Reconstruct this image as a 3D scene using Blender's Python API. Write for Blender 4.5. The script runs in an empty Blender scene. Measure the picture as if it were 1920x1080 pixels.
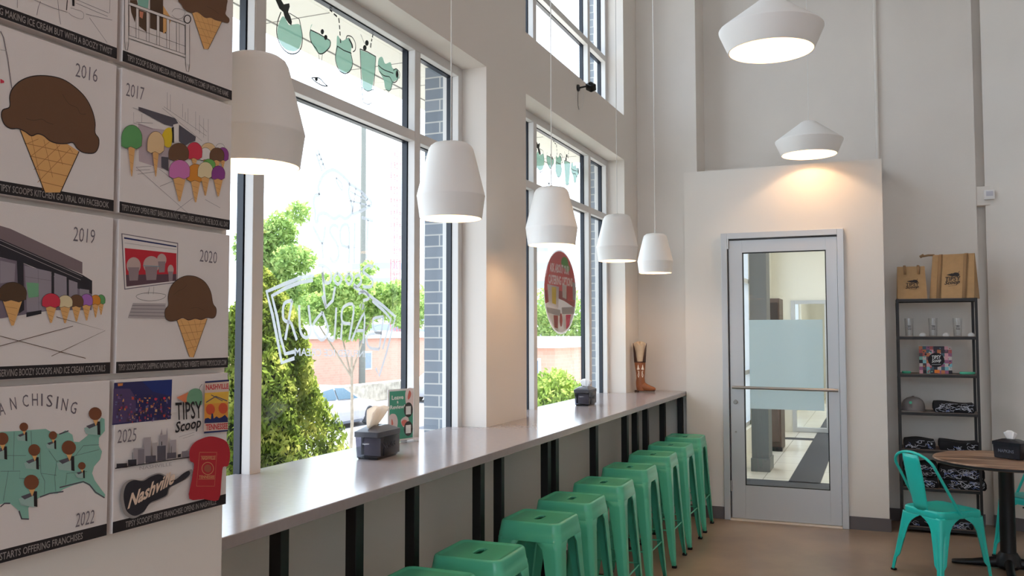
import bpy, bmesh, math, random
from mathutils import Vector, Matrix
from mathutils.geometry import tessellate_polygon
C = bpy.context.scene.collection
S = bpy.context.scene
rnd = random.Random(7)
PI = math.pi

# ---------------------------------------------------------------- camera
F_PX, YAW, PITCH, ROLL, H = 1641.15, 0.39495, 0.05010, -0.00154, 1.634
_F = Vector((-math.sin(YAW)*math.cos(PITCH), math.cos(YAW)*math.cos(PITCH), math.sin(PITCH)))
_R = _F.cross(Vector((0, 0, 1))).normalized()
_U = _R.cross(_F)
_R, _U = _R*math.cos(ROLL)+_U*math.sin(ROLL), -_R*math.sin(ROLL)+_U*math.cos(ROLL)
cd = bpy.data.cameras.new('camera'); cam = bpy.data.objects.new('camera', cd); C.objects.link(cam)
cd.sensor_width = 36; cd.lens = F_PX/1920*36; cd.clip_start = .05; cd.clip_end = 600
m = Matrix((_R, _U, -_F)).transposed().to_4x4(); m.translation = (0, 0, H); cam.matrix_world = m
S.camera = cam

def ray(u, v): return _F + _R*((u-960)/F_PX) - _U*((v-540)/F_PX)
def onX(u, v, X): d = ray(u, v); return Vector((0, 0, H)) + d*(X/d.x)

# ---------------------------------------------------------------- world, sun, exposure
w = bpy.data.worlds.new('sky'); S.world = w; w.use_nodes = True
bg = w.node_tree.nodes['Background']
bg.inputs[0].default_value = (.74, .86, 1.0, 1); bg.inputs[1].default_value = 4.2
sd = bpy.data.lights.new('sun', 'SUN'); so = bpy.data.objects.new('sun', sd); C.objects.link(so)
sd.energy = 17; sd.angle = .01; sd.color = (1, .95, .86)
so.rotation_euler = Vector((.02, .42, .90)).to_track_quat('Z', 'Y').to_euler()
vs = S.view_settings
S.display_settings.display_device = 'sRGB'
vs.view_transform = 'Standard'; vs.look = 'None'; vs.gamma = 1; vs.use_curve_mapping = False
vs.exposure = 0.1
S.cycles.use_denoising = True
S.cycles.max_bounces = 10; S.cycles.diffuse_bounces = 6; S.cycles.transparent_max_bounces = 16
S.cycles.sample_clamp_indirect = 6

# ---------------------------------------------------------------- materials
def lin(c):
    return tuple(((x/255)/12.92 if x/255 <= .04045 else ((x/255+.055)/1.055)**2.4) for x in c) + (1,)
MATS = {}
def mat(name, rgb, rough=.6, metal=0, noise=0, scale=8, bump=0, bscale=60, emit=0, alpha=1, trans=0, spec=.5, coat=0, ior=1.45, rgb2=None):
    if name in MATS: return MATS[name]
    M = bpy.data.materials.new(name); M.use_nodes = True; n = M.node_tree.nodes; l = M.node_tree.links
    b = n['Principled BSDF']; col = lin(rgb)
    b.inputs['Base Color'].default_value = col
    b.inputs['Roughness'].default_value = rough; b.inputs['Metallic'].default_value = metal
    b.inputs['Specular IOR Level'].default_value = spec; b.inputs['IOR'].default_value = ior
    b.inputs['Coat Weight'].default_value = coat
    b.inputs['Alpha'].default_value = alpha; b.inputs['Transmission Weight'].default_value = trans
    if emit:
        b.inputs['Emission Color'].default_value = col; b.inputs['Emission Strength'].default_value = emit
    tc = n.new('ShaderNodeTexCoord')
    if noise or rgb2:
        t = n.new('ShaderNodeTexNoise'); t.inputs['Scale'].default_value = scale; t.inputs['Detail'].default_value = 6
        l.new(tc.outputs['Object'], t.inputs['Vector'])
        r = n.new('ShaderNodeValToRGB'); l.new(t.outputs['Fac'], r.inputs[0])
        r.color_ramp.elements[0].position = .3; r.color_ramp.elements[1].position = .7
        if rgb2: r.color_ramp.elements[0].color = col; r.color_ramp.elements[1].color = lin(rgb2)
        else:
            r.color_ramp.elements[0].color = tuple(max(0, c*(1-noise)) for c in col[:3])+(1,)
            r.color_ramp.elements[1].color = tuple(min(1, c*(1+noise)) for c in col[:3])+(1,)
        l.new(r.outputs[0], b.inputs['Base Color'])
    if bump:
        t = n.new('ShaderNodeTexNoise'); t.inputs['Scale'].default_value = bscale
        l.new(tc.outputs['Object'], t.inputs['Vector'])
        bp = n.new('ShaderNodeBump'); bp.inputs['Strength'].default_value = bump; bp.inputs['Distance'].default_value = .002
        l.new(t.outputs['Fac'], bp.inputs['Height']); l.new(bp.outputs[0], b.inputs['Normal'])
    MATS[name] = M; return M

wall_m = mat('wall_paint', (228, 222, 215), .85, bump=.06, bscale=220)
back_m = mat('wall_paint_back', (224, 218, 211), .85, noise=.03, scale=2, bump=.2, bscale=150)
ceil_m = mat('ceiling_paint', (232, 229, 224), .9)
frame_w = mat('window_frame_white', (214, 212, 210), .45)
frame_b = mat('window_frame_black', (28, 34, 46), .35)
black_m = mat('black_steel', (14, 14, 17), .45)
iron_m = mat('cast_iron_black', (16, 17, 20), .4)
counter_m = mat('counter_grey_quartz', (156, 149, 150), .17, noise=.03, scale=40, spec=.6)
stool_m = mat('stool_green_enamel', (84, 184, 150), .26, noise=.04, scale=5)
chair_m = mat('chair_teal_enamel', (38, 188, 176), .30, noise=.04, scale=5)
rubber_m = mat('black_rubber', (12, 12, 12), .8)
shade_m = mat('shade_white', (238, 236, 233), .5)
shade_in = mat('shade_white_inside', (250, 240, 222), .6)
cord_m = mat('cord_white', (222, 220, 216), .6)
bulb_m = mat('bulb_glow', (255, 214, 170), .5, emit=20)
alu_m = mat('door_aluminium', (196, 198, 201), .38, metal=.35)
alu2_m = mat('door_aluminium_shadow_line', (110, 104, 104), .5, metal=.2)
steel_m = mat('brushed_steel', (176, 172, 168), .3, metal=.9)
base_m = mat('baseboard_vinyl', (98, 92, 94), .5)
canvas_m = mat('poster_canvas', (226, 219, 216), .75, bump=.2, bscale=900)

def glass_mat(name, tint=(1, 1, 1), refl=1.0, ior=1.5):
    M = bpy.data.materials.new(name); M.use_nodes = True; n = M.node_tree.nodes; l = M.node_tree.links; n.clear()
    o = n.new('ShaderNodeOutputMaterial'); mx = n.new('ShaderNodeMixShader'); t = n.new('ShaderNodeBsdfTransparent')
    g = n.new('ShaderNodeBsdfGlossy'); g.inputs['Roughness'].default_value = .01
    fr = n.new('ShaderNodeFresnel'); fr.inputs[0].default_value = ior
    mu = n.new('ShaderNodeMath'); mu.operation = 'MULTIPLY'; mu.inputs[1].default_value = refl
    t.inputs[0].default_value = tint+(1,)
    ge = n.new('ShaderNodeNewGeometry'); mr = n.new('ShaderNodeMapRange'); mr.inputs['To Min'].default_value = ior; mr.inputs['To Max'].default_value = 1/ior
    l.new(ge.outputs['Backfacing'], mr.inputs['Value']); l.new(mr.outputs[0], fr.inputs[0])
    l.new(fr.outputs[0], mu.inputs[0]); l.new(mu.outputs[0], mx.inputs[0]); l.new(t.outputs[0], mx.inputs[1]); l.new(g.outputs[0], mx.inputs[2])
    l.new(mx.outputs[0], o.inputs[0]); return M
glass_m = glass_mat('window_glass', (.97, .985, .98), .8)
tumbler_m = glass_mat('tumbler_glass', (.93, .93, .93), 1.6)
smoke_m = glass_mat('smoky_plastic', (.36, .36, .44), 1.2)

def film_mat(name, rgb, op, tl=.6):
    M = bpy.data.materials.new(name); M.use_nodes = True; n = M.node_tree.nodes; l = M.node_tree.links; n.clear()
    o = n.new('ShaderNodeOutputMaterial'); mx = n.new('ShaderNodeMixShader'); t = n.new('ShaderNodeBsdfTransparent')
    d = n.new('ShaderNodeBsdfDiffuse'); tr = n.new('ShaderNodeBsdfTranslucent'); m2 = n.new('ShaderNodeMixShader')
    d.inputs[0].default_value = lin(rgb); tr.inputs[0].default_value = lin(rgb); m2.inputs[0].default_value = tl
    mx.inputs[0].default_value = op
    l.new(d.outputs[0], m2.inputs[1]); l.new(tr.outputs[0], m2.inputs[2])
    l.new(t.outputs[0], mx.inputs[1]); l.new(m2.outputs[0], mx.inputs[2]); l.new(mx.outputs[0], o.inputs[0]); return M
etch_m = film_mat('etched_vinyl', (196, 200, 205), .92, .5)
mint_f = film_mat('mint_vinyl', (132, 178, 158), .88, .42)
frost_m = film_mat('frosted_film', (222, 238, 244), .80)
sticker_white = film_mat('sticker_white_vinyl', (214, 206, 202), .95, .3)
sticker_red = film_mat('sticker_red_vinyl', (206, 84, 84), .95, .3)
sticker_dred = film_mat('sticker_dark_red_vinyl', (160, 66, 62), .95, .3)
sticker_pink = film_mat('sticker_pink_vinyl', (226, 70, 110), .95, .3)
sticker_yel = film_mat('sticker_yellow_vinyl', (226, 200, 70), .95, .3)
sticker_grn = film_mat('sticker_green_vinyl', (110, 170, 90), .95, .3)
sticker_text = film_mat('sticker_lettering_vinyl', (250, 240, 238), .99, .45)
sticker_grey = film_mat('sticker_grey_vinyl', (168, 160, 158), .95, .3)

def brick_mat(name, c1, c2, mortar, bw, rh, ms):
    M = bpy.data.materials.new(name); M.use_nodes = True; n = M.node_tree.nodes; l = M.node_tree.links
    b = n['Principled BSDF']; b.inputs['Roughness'].default_value = .85
    tc = n.new('ShaderNodeTexCoord'); sx = n.new('ShaderNodeSeparateXYZ'); ad = n.new('ShaderNodeMath'); cb = n.new('ShaderNodeCombineXYZ')
    l.new(tc.outputs['Object'], sx.inputs[0]); l.new(sx.outputs[0], ad.inputs[0]); l.new(sx.outputs[1], ad.inputs[1])
    off = n.new('ShaderNodeMath'); off.operation = 'SUBTRACT'; off.inputs[1].default_value = .085; l.new(ad.outputs[0], off.inputs[0]); l.new(off.outputs[0], cb.inputs[0]); l.new(sx.outputs[2], cb.inputs[1])
    br = n.new('ShaderNodeTexBrick'); l.new(cb.outputs[0], br.inputs['Vector'])
    br.inputs['Color1'].default_value = lin(c1); br.inputs['Color2'].default_value = lin(c2); br.inputs['Mortar'].default_value = lin(mortar)
    br.inputs['Scale'].default_value = 1; br.inputs['Brick Width'].default_value = bw; br.inputs['Row Height'].default_value = rh
    br.inputs['Mortar Size'].default_value = ms; br.inputs['Bias'].default_value = 0
    l.new(br.outputs['Color'], b.inputs['Base Color']); return M
brick_m = brick_mat('grey_brick', (122, 130, 140), (104, 114, 126), (176, 176, 174), .2, .0667, .0042)
redbrick_m = brick_mat('red_brick', (200, 152, 134), (206, 160, 142), (206, 170, 154), .3, .12, .006)
stonewall_m = mat('stone_wall', (150, 142, 130), .9, rgb2=(205, 196, 180), scale=3)

# polished concrete floor
def floor_mat():
    M = mat('floor_concrete', (150, 126, 104), .3); n = M.node_tree.nodes; l = M.node_tree.links; b = n['Principled BSDF']
    tc = n.new('ShaderNodeTexCoord'); t = n.new('ShaderNodeTexNoise'); t.inputs['Scale'].default_value = 1.3; t.inputs['Detail'].default_value = 9; t.inputs['Roughness'].default_value = .62
    l.new(tc.outputs['Object'], t.inputs['Vector']); r = n.new('ShaderNodeValToRGB'); l.new(t.outputs['Fac'], r.inputs[0])
    r.color_ramp.elements[0].position = .3; r.color_ramp.elements[0].color = lin((128, 108, 92))
    r.color_ramp.elements[1].position = .75; r.color_ramp.elements[1].color = lin((172, 150, 128)); l.new(r.outputs[0], b.inputs['Base Color'])
    r2 = n.new('ShaderNodeValToRGB'); l.new(t.outputs['Fac'], r2.inputs[0]); r2.color_ramp.elements[0].color = (.22,)*3+(1,); r2.color_ramp.elements[1].color = (.42,)*3+(1,)
    l.new(r2.outputs[0], b.inputs['Roughness']); return M
floor_m = floor_mat()

# ---------------------------------------------------------------- mesh helpers
class MB:
    """collects shapes and links them as ONE mesh object"""
    def __init__(s): s.bm = bmesh.new(); s.mats = []
    def mi(s, m):
        if m not in s.mats: s.mats.append(m)
        return s.mats.index(m)
    def face(s, pts, m):
        try: f = s.bm.faces.new([s.bm.verts.new(p) for p in pts]); f.material_index = s.mi(m); return f
        except ValueError: return None
    def box(s, x0, x1, y0, y1, z0, z1, m, bev=0, T=None, seg=2):
        b = bmesh.new(); bmesh.ops.create_cube(b, size=1)
        for v in b.verts: v.co = Vector(((x0+x1)/2+v.co.x*(x1-x0), (y0+y1)/2+v.co.y*(y1-y0), (z0+z1)/2+v.co.z*(z1-z0)))
        if bev: bmesh.ops.bevel(b, geom=b.edges[:], offset=bev, segments=seg, affect='EDGES', profile=.5)
        s.merge(b, m, T); return s
    def merge(s, b, m, T=None):
        k = s.mi(m); mp = {}
        for v in b.verts: mp[v] = s.bm.verts.new((T @ v.co) if T else v.co)
        for f in b.faces:
            try: g = s.bm.faces.new([mp[v] for v in f.verts]); g.material_index = k
            except ValueError: pass
        b.free()
    def loft(s, rings, m, closed=True, cap0=False, cap1=False):
        k = s.mi(m); R = [[s.bm.verts.new(p) for p in r] for r in rings]; n = len(R[0])
        for a, b in zip(R, R[1:]):
            for i in range(n if closed else n-1):
                j = (i+1) % n
                try: f = s.bm.faces.new((a[i], a[j], b[j], b[i])); f.material_index = k
                except ValueError: pass
        for c, r in ((cap0, R[0]), (cap1, R[-1])):
            if c:
                try: f = s.bm.faces.new(r); f.material_index = k
                except ValueError: pass
        return s
    def lathe(s, prof, m, n=40, c=(0, 0, 0), cap0=False, cap1=False):
        return s.loft([[(c[0]+r*math.cos(2*PI*i/n), c[1]+r*math.sin(2*PI*i/n), c[2]+z) for i in range(n)] for r, z in prof], m, True, cap0, cap1)
    def tube(s, path, r, m, n=8, cap=True):
        path = [Vector(p) for p in path]; rings = []; up = None
        for i, p in enumerate(path):
            t = (path[min(i+1, len(path)-1)]-path[max(i-1, 0)]).normalized()
            if up is None: up = Vector((0, 0, 1)) if abs(t.z) < .9 else Vector((1, 0, 0))
            a = t.cross(up).normalized(); b = a.cross(t).normalized(); up = b
            rr = r[i] if isinstance(r, (list, tuple)) else r
            rings.append([p+a*rr*math.cos(2*PI*k/n)+b*rr*math.sin(2*PI*k/n) for k in range(n)])
        return s.loft(rings, m, True, cap, cap)
    def build(s, name, parent=None, smooth=40, solid=0, T=None, recalc=True):
        if recalc: bmesh.ops.recalc_face_normals(s.bm, faces=s.bm.faces[:])
        me = bpy.data.meshes.new(name); s.bm.to_mesh(me); s.bm.free()
        for m_ in s.mats: me.materials.append(m_)
        if smooth: me.shade_smooth(); me.set_sharp_from_angle(angle=math.radians(smooth))
        o = bpy.data.objects.new(name, me); C.objects.link(o); o.parent = parent
        if T is not None: o.matrix_local = T
        if solid:
            md = o.modifiers.new('thickness', 'SOLIDIFY'); md.thickness = solid; md.offset = 0
        return o
def thing(name, label, cat, loc=(0, 0, 0), rz=0, group=None):
    o = bpy.data.objects.new(name, None); C.objects.link(o); o.location = loc; o.rotation_euler = (0, 0, rz); o.empty_display_size = .1
    return tag(o, label, cat, group)
def tag(o, label=None, cat=None, group=None, kind=None):
    if label: o['label'] = label
    if cat: o['category'] = cat
    if group: o['group'] = group
    if kind: o['kind'] = kind
    return o
def struct(o): o['kind'] = 'structure'; return o
def dup(root, label, loc=None, rz=None, cat=True):
    r = root.copy(); C.objects.link(r); r['label'] = label
    if loc is not None: r.location = loc
    if rz is not None: r.rotation_euler = (0, 0, rz)
    for ch in list(root.children):
        c = ch.copy(); C.objects.link(c); c.parent = r
        for g in ch.children:
            d = g.copy(); C.objects.link(d); d.parent = c
    return r
def rot(x=0, y=0, z=0): return Matrix.Rotation(z, 4, 'Z') @ Matrix.Rotation(y, 4, 'Y') @ Matrix.Rotation(x, 4, 'X')
def tr(x, y, z): return Matrix.Translation((x, y, z))

# ---------------------------------------------------------------- flat artwork on a plane
_TC = {}
def glyphs(s, weight=0, shear=0):
    k = (s, weight, shear)
    if k not in _TC:
        cu = bpy.data.curves.new('lettering', 'FONT'); cu.body = s; cu.size = 1; cu.offset = weight; cu.shear = shear; cu.resolution_u = 2
        ob = bpy.data.objects.new('lettering', cu); me = bpy.data.meshes.new_from_object(ob)
        V = [tuple(v.co[:2]) for v in me.vertices]; Fs = [tuple(p.vertices) for p in me.polygons]
        bpy.data.objects.remove(ob); bpy.data.meshes.remove(me); bpy.data.curves.remove(cu)
        x0 = min(v[0] for v in V); x1 = max(v[0] for v in V); y0 = min(v[1] for v in V); y1 = max(v[1] for v in V)
        _TC[k] = ([((v[0]-x0)/(x1-x0), (v[1]-y0)/(y1-y0)) for v in V], Fs)
    return _TC[k]
class Art:
    """shapes printed on the plane through O spanned by U, V; crop() lets points be read off an enlarged view"""
    def __init__(s, O, U, V, step=.00003):
        s.O, s.U, s.V = Vector(O), Vector(U), Vector(V); s.N = s.U.cross(s.V).normalized(); s.mb = MB(); s.k = 1; s.step = step; s.cr = None
    def crop(s, sc, ox, oy): s.cr = (sc, ox, oy); return s
    def P(s, p):
        if s.cr is None: return s.O+s.U*p[0]+s.V*p[1]
        u, v = p[0]/s.cr[0]+s.cr[1], p[1]/s.cr[0]+s.cr[2]; d = ray(u, v); o = Vector((0, 0, H))
        return o + d*((s.O-o).dot(s.N)/d.dot(s.N))
    def put(s, tris, m):
        off = s.N*s.step*s.k; s.k += 1; k = s.mb.mi(m); cache = {}
        for t in tris:
            vv = []
            for p in t:
                q = tuple(round(c, 6) for c in p)
                if q not in cache: cache[q] = s.mb.bm.verts.new(p+off)
                vv.append(cache[q])
            if len(set(vv)) == len(vv):
                try: f = s.mb.bm.faces.new(vv); f.material_index = k
                except ValueError: pass
    def poly(s, pts, m, raw=False):
        P3 = pts if raw else [s.P(p) for p in pts]
        s.put([[P3[i] for i in t] for t in tessellate_polygon([P3])], m)
    def smooth(s, pts, m, n=4, raw=False):
        P3 = [s.P(p) for p in pts]; out = []; L = len(P3)
        for i in range(L):
            a, b, c, d = P3[i-1], P3[i], P3[(i+1) % L], P3[(i+2) % L]
            for j in range(n):
                t = j/n; out.append(.5*((2*b)+(c-a)*t+(2*a-5*b+4*c-d)*t*t+(3*b-a-3*c+d)*t**3))
        if raw: return out
        s.poly(out, m, True); return out
    def outline(s, P3, w, m): s.stroke3(P3+[P3[0]], w, m)
    def ell(s, cx, cy, rx, ry, m, n=24, a0=0, a1=2*PI):
        s.poly([(cx+rx*math.cos(a0+(a1-a0)*i/n), cy+ry*math.sin(a0+(a1-a0)*i/n)) for i in range(n)], m)
    def stroke(s, pts, w, m): s.stroke3([s.P(p) for p in pts], w, m)
    def curve(s, pts, w, m, n=5, close=False):
        P3 = [s.P(p) for p in pts]; out = []; L = len(P3)
        g = (lambda i: P3[i % L]) if close else (lambda i: P3[max(0, min(L-1, i))])
        for i in range(L if close else L-1):
            a, b, c, d = g(i-1), g(i), g(i+1), g(i+2)
            for j in range(n):
                t = j/n; out.append(.5*((2*b)+(c-a)*t+(2*a-5*b+4*c-d)*t*t+(3*b-a-3*c+d)*t**3))
        out.append(P3[0] if close else P3[-1]); s.stroke3(out, w, m)
    def stroke3(s, P3, w, m):
        L = []; Rr = []
        for i, p in enumerate(P3):
            t = (P3[min(i+1, len(P3)-1)]-P3[max(i-1, 0)])
            if t.length < 1e-9: t = s.U
            a = s.N.cross(t.normalized())*w/2; L.append(p+a); Rr.append(p-a)
        s.put([[L[i], L[i+1], Rr[i+1], Rr[i]] for i in range(len(P3)-1)], m)
    def text(s, txt, bl, br, tl, m, weight=0, shear=0):
        V, Fs = glyphs(txt, weight, shear); A = s.P(bl); Bx = s.P(br)-A; By = s.P(tl)-A
        s.put([[A+Bx*V[i][0]+By*V[i][1] for i in f] for f in Fs], m)
    def build(s, name, parent=None): return s.mb.build(name, parent, smooth=0, recalc=False)

# ================================================================ THE ROOM
XW, XG, XE = -2.047, -2.20, -2.316           # wall face, window frame face, back of inner wall
WL = [5.146, 2.170, -0.806-2.976, -0.806-5.952]   # left jambs; last two bays are unseen, added to admit light
WW = 2.362; YB, YR, YP = 7.858, 8.35, 7.95
CEIL = 5.6
def wall_holes(mb, x0, x1, ya, yb, z0, z1, holes, m):
    """slab between x0 and x1 with rectangular openings (y0, y1, z0, z1)"""
    ys = sorted({ya, yb}|{h[0] for h in holes}|{h[1] for h in holes})
    for a, b in zip(ys, ys[1:]):
        hs = sorted([h for h in holes if h[0] <= a+1e-6 and h[1] >= b-1e-6], key=lambda h: h[2])
        z = z0
        for h in hs:
            if h[2] > z: mb.box(x0, x1, a, b, z, h[2], m)
            z = h[3]
        if z < z1: mb.box(x0, x1, a, b, z, z1, m)
holes = []
for L in WL: holes += [(L, L+WW, 1.03, 3.16), (L, L+WW, 3.56, 5.15)]
mb = MB(); wall_holes(mb, XE, XW, -8, 8.5, -.4, CEIL+.2, holes, wall_m); struct(mb.build('wall_left', smooth=0))
mb = MB(); wall_holes(mb, -2.446, XE, -8, 8.5, -.4, CEIL+.4, [(a, b, z0-.02, (3.29 if z1 == 3.16 else z1+.02)) for a, b, z0, z1 in holes], brick_m); struct(mb.build('wall_brick_facade', smooth=0))
mb = MB(); mb.box(-2.047, 6.2, -8, 24, -.25, 0, floor_m)
struct(mb.build('floor', smooth=0))
mb = MB(); mb.box(XW-.3, 6.2, -8, 8.6, CEIL, CEIL+.25, ceil_m); struct(mb.build('ceiling', smooth=0))
# pier that carries the posters
mb = MB(); mb.box(XW, -1.425, -2.2, 1.655, 0, CEIL, wall_m, .004); struct(mb.build('wall_poster_pier', smooth=0))
# pilaster at the end of the counter, wall behind the vestibule, recessed joint, angled side wall
mb = MB(); mb.box(XW, -1.487, YP, YR+.1, 0, CEIL, back_m, .004); struct(mb.build('wall_pilaster', smooth=0))
mb = MB(); mb.box(XW-.25, -1.56, YR, YR+.15, 0, CEIL, back_m); mb.box(-1.56, .03, YR, YR+.15, 2.9, CEIL, back_m); mb.box(.03, .800, YR, YR+.15, 0, CEIL, back_m)
mb.box(.80, .95, YR+.10, YR+.25, 0, CEIL, back_m)
struct(mb.build('wall_back', smooth=0))
mb = MB(); mb.box(.800, .93, YR+.012, YR+.11, 2.70, 2.865, back_m, .006); struct(mb.build('trim_1', smooth=0))
A = math.radians(-24); ax, ay = .868, YR+.03; wl = 5.6
T = tr(ax, ay, 0) @ rot(z=A)
mb = MB(); mb.box(0, wl, 0, .15, 0, CEIL, back_m, .004, T=T); struct(mb.build('wall_right', smooth=0))
mb = MB(); mb.box(0.002, wl, -.014, 0, 0, .102, base_m, T=T); struct(mb.build('baseboard_right', smooth=0))
ex, ey = ax+wl*math.cos(A), ay+wl*math.sin(A)
mb = MB(); mb.box(ex-.05, ex+.15, -8, ey+.1, 0, CEIL, wall_m); struct(mb.build('wall_far_right', smooth=0))
mb = MB()
for a, b, c, d in ((XW-.3, -1.2, 0, CEIL), (5.2, ex+.15, 0, CEIL), (-1.2, 5.2, 0, 1.5), (-1.2, 5.2, 5.0, CEIL), (-1.2, 5.2, 2.7, 2.85), (.9, 1.05, 1.5, 4.6), (2.95, 3.1, 1.5, 4.6)): mb.box(a, b, -8.15, -8, c, d, wall_m)
struct(mb.build('wall_front', smooth=0))  # unseen wall; its openings are added to let daylight onto the back wall
# vestibule round the door
XL, XR2, ZT = -1.588, .061, 3.072
DX0, DX1, DZ = -1.262, -.247, 2.50
mb = MB()
for a in ((XL, DX0+.02, 0, ZT), (DX1-.02, XR2, 0, ZT), (DX0+.02, DX1-.02, DZ-.02, ZT)): mb.box(a[0], a[1], YB, YB+.12, a[2], a[3], wall_m)
mb.box(XL, XL+.1, YB+.12, YP, 0, ZT, wall_m); mb.box(XR2-.1, XR2, YB+.12, YR, 0, ZT, wall_m); mb.box(XL, XR2, YB+.12, YR, ZT-.12, ZT, wall_m)
struct(mb.build('wall_vestibule', smooth=0))
mb = MB(); mb.box(DX1+.002, XR2+.012, YB-.014, YB, 0, .105, base_m); mb.box(XR2, XR2+.012, YB, YR, 0, .105, base_m); mb.box(XL, DX0-.002, YB-.014, YB, 0, .105, base_m)
mb.box(XR2+.012, .80, YR-.014, YR, 0, .105, base_m); mb.box(.79, .802, YR, YR+.10, 0, .105, base_m)
struct(mb.build('baseboard_back', smooth=0))
mb = MB(); mb.tube([(.036, YR-.018, ZT), (.036, YR-.018, CEIL)], .016, back_m, 12); struct(mb.build('trim_2'))
# skirting run of the counter wall
mb = MB(); mb.box(XW, XW+.012, 1.655, YP, 0, .1, base_m); struct(mb.build('baseboard_left', smooth=0))

# ---------------------------------------------------------------- windows
def window(k, L, z0, z1, tz):
    root = bpy.data.objects.new('window_%d' % k, None); C.objects.link(root); struct(root); root.location = (XG, L, z0)
    fr = MB(); W = WW; h = z1-z0; t = .052
    def bar(y0, y1, a, b):
        fr.box(-.040, 0, y0, y1, a, b, frame_w, .002); fr.box(-.074, -.040, y0+.004, y1-.004, a+.004, b-.004, frame_b)
    M0, M1 = (.529, .593), (1.797, 1.858)
    bar(0, t, 0, h); bar(W-t, W, 0, h); bar(t, W-t, 0, t); bar(t, W-t, h-t, h)
    bar(*M0, t, h-t); bar(*M1, t, h-t); ys = ((t, M0[0]), (M0[1], M1[0]), (M1[1], W-t)); zs = [t]
    for z in tz:
        for a, b in ys: bar(a, b, z-z0-.026, z-z0+.026)
        zs += [z-z0-.026, z-z0+.026]
    zs.append(h-t)
    for a, b in ys:           # the black outer stop shows inside every light
        for c in range(0, len(zs), 2):
            p, q = zs[c], zs[c+1]; s_ = .005
            fr.box(-.074, -.044, a, a+s_, p, q, frame_b); fr.box(-.074, -.044, b-s_, b, p, q, frame_b)
            fr.box(-.074, -.044, a+s_, b-s_, q-s_, q, frame_b); fr.box(-.074, -.044, a+s_, b-s_, p, p+s_, frame_b)
    fr.build('window_frame', root, smooth=0)
    for a, b in ys:
        for c in range(0, len(zs), 2):
            g = MB(); g.face([(-.068, a, zs[c]), (-.068, b, zs[c]), (-.068, b, zs[c+1]), (-.068, a, zs[c+1])], glass_m); g.build('window_pane', root, smooth=0)
    # pale outer frame cover and sill flashing outside
    o = MB()
    for y0, y1, a, b in ((0, .02, 0, h), (W-.02, W, 0, h), (.02, W-.02, h-.02, h)): o.box(-.116, -.074, y0, y1, a, b, frame_w)
    o.box(-.26, -.074, 0, W, -.03, .012, frame_w); o.build('window_flashing', root, smooth=0)
k = 1
for L in WL:
    window(k, L, 1.03, 3.16, [2.652]); k += 1
    window(k, L, 3.56, 5.15, [4.075]); k += 1
# thin canopy over the lower windows outside
canopy_m = mat('canopy_soffit', (244, 240, 228), .7); line_m = mat('canopy_joint', (150, 146, 138), .7)
for i, L in enumerate(WL[:2]):
    mb = MB(); mb.box(-2.93, -2.446, L-.45, L+WW+.16, 3.20, 3.29, canopy_m, .004); mb.box(-2.446, XE-.001, L+.001, L+WW-.001, 3.20, 3.288, canopy_m)
    for q in range(4): mb.box(-2.92, -2.45, L-.3+q*.84, L-.294+q*.84, 3.198, 3.20, line_m)
    mb.box(-2.80, -2.79, L-.45, L+WW+.16, 3.197, 3.20, line_m)
    tag(mb.build('window_canopy', smooth=0), ('pale flat canopy jutting out above the larger near window' if i else 'pale flat canopy jutting out above the further window with round sticker'), 'canopy', 'window canopies')

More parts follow.
